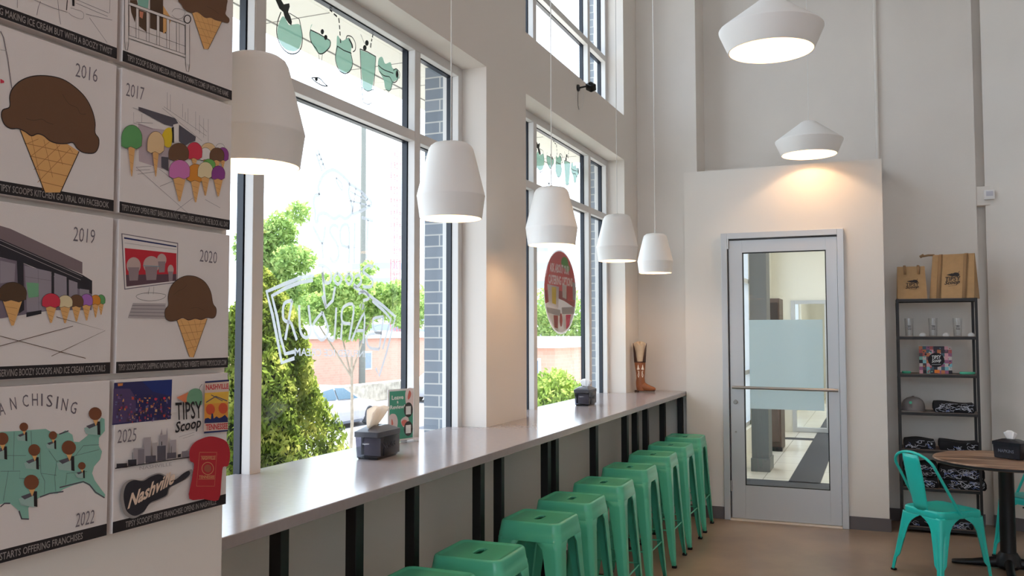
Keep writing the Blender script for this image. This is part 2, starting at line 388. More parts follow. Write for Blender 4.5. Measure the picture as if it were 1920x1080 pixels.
# ---------------------------------------------------------------- decals on the glass (outer lettering reads from the street)
GX = XG-.068
ink = mat('decal_black_ink', (44, 50, 50), .6)
def drinks(dy, place):
    names = ['round wine glass with leaf sprig', 'wide stemmed coupe glass', 'curvy glass with a bent dashed straw', 'tall narrow glass with dashed straw', 'scalloped margarita glass with a lime wedge']
    def mk(i):
        a = Art((GX+.0015, 0, 0), (0, 1, 0), (0, 0, 1))
        return a
    W = .0050
    obs = []
    a = mk(0).crop(4.909, 420, 0)
    a.smooth([(540, 150), (500, 230), (490, 300), (505, 370), (540, 430), (590, 465), (660, 470), (700, 430), (718, 340), (700, 230), (640, 225), (600, 230), (575, 190)], mint_f)
    a.curve([(525, 110), (497, 190), (484, 280), (497, 360), (530, 430), (578, 480), (630, 497), (680, 480), (712, 430), (722, 340), (708, 250), (692, 175)], W, ink)
    a.curve([(600, 120), (650, 150), (692, 175)], W*.7, ink); a.stroke([(588, 490), (590, 540), (612, 590)], W*.6, ink); a.stroke([(612, 500), (612, 580)], W*.6, ink); a.curve([(640, 625), (690, 655), (680, 665), (645, 650)], W*.4, ink)
    a.poly([(470, -10), (520, -10), (550, 40), (600, 30), (605, 60), (590, 110), (610, 150), (625, 200), (620, 235), (595, 215), (560, 165), (545, 110), (510, 80)], ink)
    obs.append(a)
    a = mk(1).crop(4.909, 420, 0)
    a.smooth([(812, 225), (800, 275), (870, 310), (975, 372), (978, 420), (950, 465), (910, 495), (870, 490), (830, 440), (798, 360), (790, 300), (800, 240)], mint_f)
    a.curve([(797, 275), (790, 320), (805, 390), (850, 450), (870, 490), (910, 492), (960, 450), (980, 410), (975, 370)], W, ink); a.stroke([(797, 275), (870, 310), (975, 372)], W, ink)
    a.ell(905, 292, 15, 24, ink); a.ell(936, 345, 15, 24, ink)
    a.stroke([(872, 500), (880, 590), (880, 700)], W*.6, ink); a.stroke([(905, 500), (895, 600), (893, 710)], W*.6, ink)
    a.curve([(805, 718), (830, 715), (880, 722), (930, 775), (952, 793), (900, 785), (840, 750), (805, 718)], W, ink); a.ell(850, 730, 14, 18, ink)
    obs.append(a)
    a = mk(2).crop(3.6, 600, 0)
    a.smooth([(118, 240), (112, 300), (106, 360), (110, 420), (135, 475), (170, 493), (205, 470), (218, 420), (208, 360), (214, 300), (195, 255), (150, 275)], mint_f)
    a.curve([(118, 310), (104, 380), (112, 435), (135, 480), (172, 497), (205, 475), (220, 425), (208, 360)], W, ink); a.stroke([(118, 312), (160, 340), (212, 360)], W, ink)
    for p, q in (((65, 65), (82, 80)), ((93, 93), (115, 112)), ((126, 122), (130, 155)), ((131, 170), (133, 198)), ((134, 212), (136, 240)), ((137, 262), (139, 290))): a.stroke([p, q], W*1.6, ink)
    a.curve([(175, 265), (185, 242), (215, 250), (238, 290), (238, 335), (222, 350)], W, ink); a.curve([(195, 262), (215, 300), (218, 325)], W*2.2, ink)
    obs.append(a)
    a = mk(3).crop(3.6, 600, 0)
    a.poly([(270, 335), (320, 355), (375, 380), (368, 500), (350, 610), (320, 620), (288, 590), (280, 480)], mint_f)
    a.stroke([(270, 330), (275, 450), (280, 580), (292, 690)], W, ink); a.stroke([(377, 382), (370, 500), (358, 610)], W, ink); a.stroke([(270, 330), (320, 350), (377, 382)], W, ink)
    a.curve([(283, 590), (320, 615), (356, 605)], W*.7, ink); a.curve([(292, 690), (325, 705), (345, 695)], W*.7, ink); a.stroke([(345, 660), (345, 695)], W, ink)
    a.ell(316, 290, 12, 19, ink); a.ell(302, 323, 12, 19, ink); a.stroke([(275, 232), (300, 295)], W*.5, ink)
    for p, q in (((357, 232), (353, 252)), ((350, 262), (347, 280)), ((344, 290), (341, 322))): a.stroke([p, q], W*1.6, ink)
    obs.append(a)
    a = mk(4).crop(3.6, 600, 0)
    a.smooth([(395, 400), (420, 385), (440, 430), (475, 420), (490, 460), (525, 475), (530, 530), (495, 555), (485, 590), (462, 615), (440, 595), (430, 540), (395, 470)], mint_f)
    a.curve([(392, 440), (430, 470), (495, 495)], W, ink); a.curve([(400, 480), (430, 510), (470, 520), (490, 555), (515, 550), (530, 520)], W, ink)
    a.curve([(495, 475), (515, 465), (537, 490), (535, 530)], W, ink); a.ell(520, 500, 9, 26, ink); a.curve([(485, 560), (480, 600), (465, 614), (448, 605)], W*.7, ink); a.stroke([(462, 615), (458, 665)], W*.5, ink); a.curve([(415, 715), (455, 715), (490, 752), (450, 757)], W*.4, ink)
    obs.append(a)
    out = []
    for nm, a in zip(names, obs):
        o = a.build('drink_decal'); tag(o, 'mint drawing of a %s on the %s' % (nm, place), 'window decal', 'cocktail drawings across the window tops'); out.append((o, nm))
    return out
dk = drinks(0, 'nearer window')
for o, nm in dk:
    c = o.copy(); C.objects.link(c); c.location = (0, 2.976, 0); c['label'] = 'small mint drawing of a %s on the further window' % nm

# etched shop logo, mirrored from inside
a = Art((GX-.0015, 0, 0), (0, 1, 0), (0, 0, 1)).crop(2.297, 480, 250); W = .017
a.curve([(275, 265), (270, 230), (290, 180), (330, 158), (370, 180), (400, 215), (400, 260), (412, 310), (412, 345), (385, 368), (360, 355), (335, 368), (300, 345), (270, 350), (265, 380), (255, 375), (255, 340), (248, 300), (255, 270), (275, 265)], W, etch_m)
a.stroke([(285, 165), (258, 85), (266, 70), (298, 155)], W*.7, etch_m)
for q in range(3): a.stroke([(262+q*9, 95+q*22), (276+q*8, 90+q*20)], W*.5, etch_m)
a.curve([(345, 190), (368, 215), (370, 245), (350, 215), (345, 190)], W*.6, etch_m)
a.curve([(400, 215), (450, 250), (497, 300), (470, 325), (415, 350)], W, etch_m)
for p, q in (((405, 250), (480, 290)), ((405, 290), (490, 312)), ((430, 235), (415, 340)), ((455, 255), (445, 335)), ((480, 280), (470, 320))): a.stroke([p, q], W*.55, etch_m)
# T I P S Y reversed
for st in ([(455, 362), (505, 378)], [(482, 372), (476, 540)], [(425, 385), (422, 560)], [(400, 560), (400, 410), (375, 395), (362, 430), (370, 480), (400, 490)], [(355, 405), (330, 395), (318, 425), (350, 480), (355, 530), (335, 555), (318, 535)], [(245, 400), (285, 470), (298, 400)], [(285, 470), (288, 540)]): a.curve(st, W*.95, etch_m, 4)
# Scoop reversed
for st in ([(505, 575), (480, 570), (462, 595), (500, 630), (495, 660), (460, 660)], [(425, 620), (445, 610), (452, 640), (435, 660), (420, 650)], [(400, 600), (415, 625), (400, 650), (385, 625), (400, 600)], [(350, 600), (368, 625), (352, 650), (335, 625), (350, 600)], [(265, 570), (290, 570), (322, 600), (318, 640), (295, 640), (285, 600)], [(285, 575), (290, 650), (300, 750)]): a.curve(st, W*.95, etch_m, 4)
# banner
for st in ([(250, 612), (190, 622), (120, 650), (45, 682), (70, 780), (90, 880), (110, 988), (165, 968)], [(245, 632), (190, 642), (130, 665), (68, 700), (90, 790), (105, 880), (125, 950), (165, 940)], [(340, 660), (330, 720), (300, 750), (285, 700)], [(420, 660), (490, 700), (550, 745), (600, 790), (585, 850), (560, 950), (530, 1045), (515, 1010)], [(500, 720), (550, 765), (580, 800), (565, 850), (545, 930)]): a.stroke(st, W, etch_m)
# B A R L O U R reversed
for st in ([(125, 890), (155, 720)], [(155, 720), (120, 735), (118, 800), (150, 815)], [(150, 815), (175, 890)], [(185, 740), (190, 850), (215, 880), (235, 850), (225, 740)], [(285, 770), (245, 830), (280, 890), (310, 850), (285, 770)], [(345, 750), (335, 885), (310, 880)], [(400, 890), (420, 745), (375, 750), (370, 810), (405, 820)], [(370, 815), (365, 890)], [(410, 895), (465, 775), (460, 905)], [(430, 850), (462, 850)], [(530, 930), (548, 790)], [(548, 790), (505, 800), (510, 850), (540, 860)], [(540, 860), (480, 870), (485, 920), (530, 930)], [(440, 690), (470, 680), (485, 710), (460, 720)]): a.curve(st, W*.9, etch_m, 4)
a.text('INFUSED ICE CREAM', (470, 965), (165, 958), (470, 935), etch_m, .02)
tag(a.build('logo_decal'), 'large white etched ice cream cone and reversed lettering on the near window', 'window decal')

# round sticker on the further window
sc_ = onX(1050, 548, GX); a = Art((GX-.002, sc_.y, sc_.z), (0, 1, 0), (0, 0, 1)); Rr = .335
yl = onX(1020, 548, GX).y; yr = onX(1081, 548, GX).y; zt = onX(1048, 468, GX).z; zb_ = onX(1051, 627, GX).z
a = Art((GX-.002, (yl+yr)/2, (zt+zb_)/2), (0, (yr-yl)/2, 0), (0, 0, (zt-zb_)/2))
a.ell(0, 0, 1, 1, sticker_white, 48); a.ell(0, 0, .96, .96, sticker_white, 48)
def clip(pts): return [(x, y) if x*x+y*y < .97 else (x/math.hypot(x, y)*.97, y/math.hypot(x, y)*.97) for x, y in pts]
a.poly([(.97*math.cos(t), .97*math.sin(t)) for t in [PI*(.0+i/20) for i in range(21)]], sticker_red)
a.poly(clip([(-.96, 0), (-.3, .05), (.3, .0), (.96, .05), (.9, -.35), (.2, -.2), (-.2, -.15), (-.92, -.3)]), sticker_dred)
a.ell(.25, .72, .22, .14, sticker_grn); a.ell(.42, .60, .14, .1, sticker_grn); a.poly(clip([(.35, .5), (.9, .45), (.95, .1), (.4, .2)]), sticker_red)
a.poly([(-.80, .15), (-.12, .12), (-.16, -.38), (-.72, -.32)], sticker_white); a.poly([(-.55, .10), (-.28, .10), (-.30, -.3), (-.52, -.28)], sticker_yel)
a.poly([(.08, .2), (.36, .18), (.34, -.15), (.1, -.12)], sticker_white); a.poly([(.36, .2), (.8, .2), (.8, -.2), (.4, -.18)], sticker_red); a.poly([(.74, .3), (.93, .25), (.93, -.15), (.76, -.15)], sticker_grey)
a.poly(clip([(-.86, -.38), (-.05, -.42), (-.02, -.58), (-.8, -.5)]), sticker_grey); a.poly(clip([(.05, -.36), (.88, -.32), (.84, -.5), (.06, -.52)]), sticker_grey)
a.poly(clip([(-.68, -.55), (-.1, -.6), (-.16, -.95), (-.4, -.9)]), sticker_white); a.poly([(-.45, -.55), (-.18, -.56), (-.2, -.86), (-.40, -.84)], sticker_dred)
a.poly(clip([(.1, -.55), (.72, -.52), (.5, -.84), (.2, -.92)]), sticker_white); a.poly([(.3, -.53), (.62, -.52), (.5, -.80), (.32, -.88)], sticker_pink); a.ell(0, -.66, .09, .16, sticker_dred)
a.text('ASK ABOUT OUR', (-.66, .44), (.52, .44), (-.66, .66), sticker_text, .04)
a.text('CATERING OPTIONS', (-.74, .16), (.74, .16), (-.74, .38), sticker_text, .04)
tag(a.build('round_sticker'), 'round red sticker asking about catering options on the further window', 'window sticker')

# ---------------------------------------------------------------- door
root = bpy.data.objects.new('door_1', None); C.objects.link(root); struct(root); root.location = (DX0, YB, 0)
Wd = DX1-DX0; fy = -.03
mb = MB()
for x0, x1, z0, z1 in ((0, .052, 0, DZ), (Wd-.052, Wd, 0, DZ), (.052, Wd-.052, DZ-.052, DZ)): mb.box(x0, x1, fy, .11, z0, z1, alu_m, .003)
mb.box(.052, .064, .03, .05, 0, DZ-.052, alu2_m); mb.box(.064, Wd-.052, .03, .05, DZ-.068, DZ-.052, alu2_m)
mb.build('door_frame', root, smooth=0)
lx0, lx1, lz0, lz1 = .064, Wd-.054, .020, DZ-.066; gx0, gx1, gz0, gz1 = .180, .872, .304, 2.325
mb = MB()
for x0, x1, z0, z1 in ((lx0, gx0, lz0, lz1), (gx1, lx1, lz0, lz1), (gx0, gx1, gz1, lz1), (gx0, gx1, lz0, gz0)): mb.box(x0, x1, -.012, .033, z0, z1, alu_m, .0015)
mb.build('door_leaf', root, smooth=0)
mb = MB()
for x0, x1, z0, z1 in ((gx0, gx0+.008, gz0, gz1), (gx1-.008, gx1, gz0, gz1), (gx0, gx1, gz1-.008, gz1), (gx0, gx1, gz0, gz0+.008)): mb.box(x0, x1, -.010, .02, z0, z1, black_m)
mb.build('glazing_gasket', root, smooth=0)
mb = MB(); mb.face([(gx0, .008, gz0), (gx1, .008, gz0), (gx1, .008, gz1), (gx0, .008, gz1)], glass_mat('door_glass', (.90, .94, .95), 1.6)); mb.build('glass_pane', root, smooth=0)
mb = MB(); mb.box(.228, .835, .001, .006, .965, 1.735, frost_m); mb.build('frosted_panel', root, smooth=0)
mb = MB(); mb.tube([(.085, -.062, 1.150), (Wd-.064, -.062, 1.143)], .013, steel_m, 12)
for x in (.13, Wd-.10): mb.tube([(x, -.062, 1.148), (x, -.008, 1.148)], .010, steel_m, 10)
mb.build('push_bar', root)
mb = MB(); mb.lathe([(.0, .012), (.016, .012), (.020, .0)], steel_m, 20); mb.build('lock_cylinder', root, T=tr(.105, -.012, 1.02) @ rot(x=PI/2))
mb = MB(); mb.lathe([(.0, .006), (.008, .006), (.009, .0)], steel_m, 16); mb.build('lock_screw', root, T=tr(.105, -.012, .76) @ rot(x=PI/2))
for z in (2.36, .25):
    mb = MB(); mb.lathe([(0, 0), (.010, 0), (.010, .09), (0, .09)], steel_m, 14); mb.build('hinge', root, T=tr(.060, -.02, z))
mb = MB(); mb.box(.05, Wd-.052, -.034, .11, 0, .014, mat('threshold_light_leak', (232, 218, 204), .35), .002); mb.build('door_threshold', root, smooth=0)  # pale warm colour paints the light leaking under the door

# ================================================================ THE HALL BEYOND THE DOOR
tile_m = brick_mat('hall_tile', (222, 218, 208), (214, 210, 200), (186, 182, 172), .6, .3, .004)
def tilefloor():
    M = bpy.data.materials.new('hall_floor_tile'); M.use_nodes = True; n = M.node_tree.nodes; l = M.node_tree.links; b = n['Principled BSDF']; b.inputs['Roughness'].default_value = .22
    tc = n.new('ShaderNodeTexCoord'); br = n.new('ShaderNodeTexBrick'); l.new(tc.outputs['Object'], br.inputs['Vector']); br.offset = 0
    br.inputs['Color1'].default_value = lin((226, 221, 210)); br.inputs['Color2'].default_value = lin((218, 213, 202)); br.inputs['Mortar'].default_value = lin((176, 172, 162))
    br.inputs['Scale'].default_value = 1; br.inputs['Brick Width'].default_value = .6; br.inputs['Row Height'].default_value = .6; br.inputs['Mortar Size'].default_value = .006
    l.new(br.outputs['Color'], b.inputs['Base Color']); return M
slate_m = mat('hall_dark_tile', (58, 59, 66), .75, noise=.06); hallw = mat('hall_wall', (230, 227, 216), .8); hgrey = mat('hall_grey_column', (112, 114, 116), .6); wood_d = mat('dark_wood', (92, 76, 68), .5, noise=.15, scale=12)
mb = MB(); mb.box(-2.0, 2.4, 8.5, 24, 0, .006, tilefloor()); mb.box(-2.0, 2.4, 8.6, 10.03, .002, .010, slate_m); mb.box(-.925, -.60, 9.97, 24, .004, .010, slate_m); mb.box(-2., 2.4, 13.9, 14.15, .004, .0098, slate_m)
o = mb.build('floor_hall', smooth=0); struct(o)
mb = MB(); wall_holes(mb, -1.90, -1.60, 8.5, 24, 0, 3.9, [(9.2, 10.3, .35, 3.2), (11.1, 12.6, .35, 3.2), (13.1, 14.6, .35, 3.2), (15.5, 17.5, .35, 3.2), (18, 21, .35, 3.2)], hallw); struct(mb.build('wall_hall_left', smooth=0))
mb = MB(); mb.box(2.4, 2.6, 8.5, 24, 0, 3.9, hallw); mb.box(-2.3, 2.6, 24, 24.2, 0, 3.9, hallw); mb.box(-2.3, -1.56, 8.50, 8.6, 0, 3.9, hallw); mb.box(.03, 2.6, 8.52, 8.62, 0, 3.9, hallw); mb.box(-1.56, .03, 8.5, 8.6, 2.9, 3.9, hallw)
mb.box(-1.30, 2.4, 15.0, 15.12, 2.14, 3.9, hallw); mb.box(-.2, 2.4, 15.0, 15.12, 0, 2.14, hallw); mb.box(-2.0, -1.30, 15.0, 15.12, 0, 3.9, hallw)
struct(mb.build('wall_hall', smooth=0))
mb = MB(); mb.box(-2.3, 2.6, 8.5, 24.2, 3.9, 4.0, ceil_m); struct(mb.build('ceiling_hall', smooth=0))
mb = MB(); mb.box(-1.385, -1.19, 10.6, 10.95, .0, 3.9, hgrey, .004); mb.box(-1.395, -1.178, 10.58, 10.97, .006, .16, hgrey, .006); struct(mb.build('wall_hall_column', smooth=0))
t = thing('hall_cabinet', 'tall dark wood cabinet behind the grey column beyond the door', 'cabinet', (-1.44, 12.5, .01))
mb = MB(); mb.box(0, .205, 0, .5, 0, 2.08, wood_d, .006); mb.build('cabinet_body', t, smooth=0)
mb = MB(); mb.box(.02, .185, -.02, 0, .12, 1.02, wood_d, .004); mb.build('door', t, smooth=0)
mb = MB(); mb.box(.02, .185, -.02, 0, 1.06, 2.02, mat('dark_panel', (52, 44, 42), .3), .004); mb.build('door', t, smooth=0)
mb = MB(); mb.box(0, .22, -.06, .02, 0, .05, black_m, .01); mb.build('foot', t, smooth=0)
# second glass door at the far end of the hall
root = bpy.data.objects.new('door_2', None); C.objects.link(root); struct(root); root.location = (-1.30, 15.0, 0)
mb = MB()
for x0, x1, z0, z1 in ((0, .06, 0, 2.14), (1.04, 1.10, 0, 2.14), (.06, 1.04, 2.08, 2.14), (.06, 1.04, .01, .08), (.52, .57, .08, 2.08)): mb.box(x0, x1, -.04, .06, z0, z1, alu_m, .003)
mb.build('door_frame', root, smooth=0)
mb = MB(); mb.box(.06, 1.04, .01, .016, .08, 2.08, glass_m); mb.build('glass_pane', root, smooth=0)
mb = MB(); mb.tube([(.47, -.09, .8), (.47, -.09, 1.25)], .012, steel_m); mb.build('pull_handle', root)
# window frames of the hall, side of the pavement
root = bpy.data.objects.new('window_9', None); C.objects.link(root); struct(root)
mb = MB()
for y0, y1 in ((9.2, 10.3), (11.1, 12.6), (13.1, 14.6), (15.5, 17.5), (18, 21)):
    for a, b in ((y0, y0+.06), (y1-.06, y1), ((y0+y1)/2-.03, (y0+y1)/2+.03)): mb.box(-1.74, -1.65, a, b, .35, 3.2, alu_m)
    for z in (.35, 1.05, 2.3, 3.14): mb.box(-1.74, -1.65, y0, y1, z, z+.06, alu_m)
mb.build('window_frame', root, smooth=0)
# unseen light panels added in the hall ceiling to brighten it
for i, y in enumerate((9.6, 12.6, 16.5, 20.5)):
    t = thing('hall_fill_panel', 'added square fill light above the hall beyond the door, %s' % ('nearest', 'second', 'third', 'farthest')[i], 'fill light', (0.2, y, 3.9), 0, 'hall fill lights')
    mb = MB(); mb.box(-.62, .62, -.62, .62, -.03, 0, alu_m); mb.build('panel_frame', t, smooth=0)
    mb = MB(); mb.box(-.58, .58, -.58, .58, -.034, -.03, mat('fill_panel_glow', (255, 250, 240), .5, emit=9)); mb.build('diffuser', t, smooth=0)

# ================================================================ COUNTER
XC, ZC = -1.5935, 1.097
t = thing('window_counter', 'long grey stone counter running under the windows on black posts', 'counter', (-1.9, 4.7, 0))
I = t.matrix_basis.inverted() if False else tr(1.9, -4.7, 0)
mb = MB(); mb.box(XW+.001, XC, 1.655, YP-.001, ZC-.036, ZC, counter_m, .003, T=I)
for L in WL[:2]: mb.box(XG-.062, XW+.003, L+.004, L+WW-.004, ZC-.036, ZC-.0004, counter_m, T=I)
mb.build('countertop', t, smooth=0)
for y, wd, X in ((2.335, .044, -1.78), (2.775, .054, -1.78), (3.205, .043, -1.78), (3.855, .048, -1.78), (4.10, .038, -1.78), (4.78, .055, -1.78), (4.93, .055, -1.785), (5.71, .06, -1.78), (6.50, .055, -1.78), (6.80, .055, -1.78), (7.14, .055, -1.78), (7.76, .065, -1.78), (7.90, .05, -1.65)):
    mb = MB(); mb.box(X-.025, X+.02, y-wd/2, y+wd/2, 0, ZC-.036, black_m, .002, T=I); mb.box(X-.05, X+.045, y-.045, y+.045, 0, .006, black_m, T=I)
    mb.build('leg', t, smooth=0)

# ================================================================ STOOLS
def rsq(hx, hy, r, z, n=10, c=(0, 0)):
    pts = []
    for qx, qy, a0 in ((1, 1, 0), (-1, 1, PI/2), (-1, -1, PI), (1, -1, 1.5*PI)):
        for i in range(n+1):
            a = a0+PI/2*i/n; pts.append((c[0]+qx*(hx-r)+r*math.cos(a), c[1]+qy*(hy-r)+r*math.sin(a), z))
    return pts
def stadium(hl, hr, z, n=10):      # same point count and order as rsq: long axis along y
    pts = []
    for q, (qy, a0) in enumerate(((1, 0), (1, PI/2), (-1, PI), (-1, 1.5*PI))):
        for i in range(n+1):
            a = a0+PI/2*i/n; pts.append((hr*math.cos(a), qy*hl+hr*math.sin(a), z))
    return pts
def sheet_leg(top, foot, wprof, m, r=.012, th=0, n=16, curl=.012, flute=0):
    """pressed sheet leg, L-shaped in section, its corner running from top to foot; quadrant signs come from the corner position"""
    sx, sy = (1 if top[0] > 0 else -1), (1 if top[1] > 0 else -1); mb = MB(); rings = []
    for i in range(n+1):
        q = i/n; z = top[2]+(foot[2]-top[2])*q; x = top[0]+(foot[0]-top[0])*q; y = top[1]+(foot[1]-top[1])*q
        # width from (fraction, width) table
        for (a, wa), (b, wb) in zip(wprof, wprof[1:]):
            if a <= q <= b+1e-9: wd = wa+(wb-wa)*(q-a)/(b-a)
        cx = min(curl, wd*.3); rr = min(r, wd*.3); f = flute*math.sin(PI*min(1, max(0, (q-.1)/.8)))
        pts = [(-wd+cx*.4, -cx), (-wd, 0), (-wd*.66, f*0), (-wd*.5, -f), (-wd*.34, 0), (-rr, 0), (-rr*.3, -rr*.3), (0, -rr), (0, -wd*.34), (-f, -wd*.5), (0, -wd*.66), (0, -wd), (-cx, -wd+cx*.4)]
        rings.append([(x+sx*p[0], y+sy*p[1], z) for p in pts])
    mb.loft(rings, m, closed=False); return mb
SH = .755
stool0 = thing('bar_stool', 'x', 'stool', (0, 0, 0), 0, 'green metal stools along the window counter')
mb = MB(); hl, hr = .030, .016
mb.loft([stadium(hl, hr, SH-.014), stadium(hl, hr+.0015, SH-.006), stadium(hl, hr+.004, SH-.005), stadium(hl, hr+.008, SH-.005), rsq(.116, .116, .020, SH-.005), rsq(.125, .125, .024, SH-.005), rsq(.131, .131, .028, SH-.002), rsq(.1365, .1365, .031, SH), rsq(.1410, .1410, .034, SH-.0005), rsq(.1450, .1450, .036, SH-.0035), rsq(.1475, .1475, .037, SH-.009), rsq(.1505, .1505, .037, SH-.03), rsq(.1535, .1535, .036, SH-.052), rsq(.1550, .1550, .036, SH-.0535), rsq(.1575, .1575, .035, SH-.084), rsq(.1555, .1555, .034, SH-.085)], stool_m)
seat = mb.build('seat', stool0, solid=.0016, smooth=50)
for sx in (1, -1):
    for sy in (1, -1):
        lg = sheet_leg((sx*.1560, sy*.1560, SH-.074), (sx*.196, sy*.196, .012), ((0, .12), (.018, .100), (.035, .090), (.08, .082), (.5, .058), (.85, .040), (1, .026)), stool_m, r=.022, flute=.0).build('leg', stool0, solid=.002, smooth=50)
        mb = MB(); mb.box(-.016, .016, -.016, .016, 0, .016, rubber_m, .004); mb.build('rubber_foot', lg, T=tr(sx*.186, sy*.186, 0))
for k, z in ((0, .25), (1, .25), (2, .25), (3, .25)):
    d = .158; mb = MB(); a = [(d, -d, z), (d, d, z)] if k == 0 else [(d, d, z), (-d, d, z)] if k == 1 else [(-d, d, z), (-d, -d, z)] if k == 2 else [(-d, -d, z), (d, -d, z)]
    s_ = 1.10; mb.tube([(p[0]*s_, p[1]*s_, p[2]) for p in a], .005, stool_m, 8); mb.build('footrest_bar', stool0)
mb = MB(); mb.tube([(-.12, -.12, SH-.085), (.12, .12, SH-.085)], .006, stool_m, 6); mb.tube([(-.12, .12, SH-.085), (.12, -.12, SH-.085)], .006, stool_m, 6); mb.build('cross_brace', stool0)
ordn = ['farthest of the row, beside the white wall by the door', 'second of the row from the door wall', 'third of the row counting from the door wall', 'fourth of the row counting from the door wall', 'fifth of the row, at its very middle', 'sixth of the row counting from the door wall', 'seventh of the row, just before the two nearest', 'second nearest of the row, whole seat in view', 'nearest of the row, cut off by the bottom edge']
for i, (y, x, rz) in enumerate(((7.44, -1.517, .02), (6.85, -1.513, -.02), (6.29, -1.518, .01), (5.64, -1.518, -.01), (5.02, -1.508, .02), (4.47, -1.52, .0), (3.955, -1.505, -.02), (3.26, -1.50, .02), (2.80, -1.51, .0))):
    lb = 'green metal bar stool, '+ordn[i]
    if i == 0: stool0.location = (x, y, 0); stool0.rotation_euler = (0, 0, rz); stool0['label'] = lb
    else: dup(stool0, lb, (x, y, 0), rz)

# ================================================================ PENDANT LAMPS
def lamp_light(root, z, e, r=.03):
    ld = bpy.data.lights.new('bulb_light', 'POINT'); ld.energy = e; ld.color = (1, .66, .38); ld.shadow_soft_size = r
    lo = bpy.data.objects.new('bulb_light', ld); C.objects.link(lo); lo.parent = root; lo.location = (0, 0, z)
def pendant(name, label, grp, prof, inner, zc, bz, e, br=.03):
    root = thing(name, label, 'pendant lamp', (0, 0, 0), 0, grp)
    mb = MB(); mb.lathe(prof, shade_m, 56); mb.build('lamp_shade', root, smooth=35)
    mb = MB(); mb.lathe(inner, shade_in, 56); mb.lathe([inner[0], prof[0]] if False else [(inner[-1][0], inner[-1][1]), (prof[-1][0], prof[-1][1])], shade_m, 56); mb.build('inner_shade', root, smooth=35)
    mb = MB(); mb.tube([(0, 0, prof[0][1]), (0, 0, prof[0][1]+.02), (0, 0, zc)], .0028, cord_m, 8); mb.lathe([(.0, prof[0][1]+.012), (.007, prof[0][1]+.010), (.008, prof[0][1]-.002)], cord_m, 16); mb.build('cord', root)
    mb = MB(); mb.lathe([(0, 0), (.055, 0), (.055, -.025), (0, -.028)], shade_m, 24, c=(0, 0, zc)); mb.build('ceiling_rose', root)
    mb = MB(); bmesh.ops.create_uvsphere(mb.bm, u_segments=20, v_segments=12, radius=br); mb.mi(bulb_m); bmesh.ops.translate(mb.bm, verts=mb.bm.verts[:], vec=(0, 0, bz)); mb.build('bulb', root)
    mb = MB(); mb.lathe([(0, bz+br+.05), (.018, bz+br+.05), (.018, bz+br-.005), (0, bz+br-.006)], shade_in, 16); mb.build('bulb_socket', root)
    lamp_light(root, bz-br-.012, e); return root
ZB = 2.125     # rim height
prof = [(.0, .334), (.05, .333), (.075, .328), (.090, .317), (.098, .302), (.104, .28), (.148, .102), (.149, .098), (.1475, .094), (.135, .0)]
inn = [(.0, .328), (.07, .322), (.094, .300), (.144, .102), (.144, .095), (.1315, .0)]
p0 = pendant('pendant_lamp', 'x', 'white drum pendant lamps over the counter', prof, inn, CEIL-ZB, .125, 3.2)
lb = ['nearest, cut off by the poster wall', 'second nearest, in front of the near window', 'middle one of the five, at the further window', 'second farthest of the row', 'farthest and smallest of the row']
for i, (y, x) in enumerate(((2.085, -1.70), (3.39, -1.70), (4.665, -1.70), (6.03, -1.70), (7.23, -1.71))):
    l_ = 'white drum pendant lamp over the counter, '+lb[i]
    if i == 0: p0.location = (x, y, ZB); p0['label'] = l_
    else: dup(p0, l_, (x, y, ZB+(.012 if i == 3 else 0)))
prof = [(.0, .284), (.039, .281), (.062, .271), (.085, .253), (.265, .122), (.2695, .116), (.2685, .108), (.221, .0)]
inn = [(.0, .271), (.062, .260), (.262, .114), (.216, .0)]
p1 = pendant('cone_pendant_lamp', 'wide white cone pendant lamp, the larger and nearer of two', 'wide white pendant lamps in mid room', prof, inn, CEIL-3.119, .205, 10, .030)
p1.location = (-.490, 4.75, 3.119)
p2 = dup(p1, 'wide white cone pendant lamp, the smaller one hanging before the vestibule wall', (-.490, 7.56, 3.091))

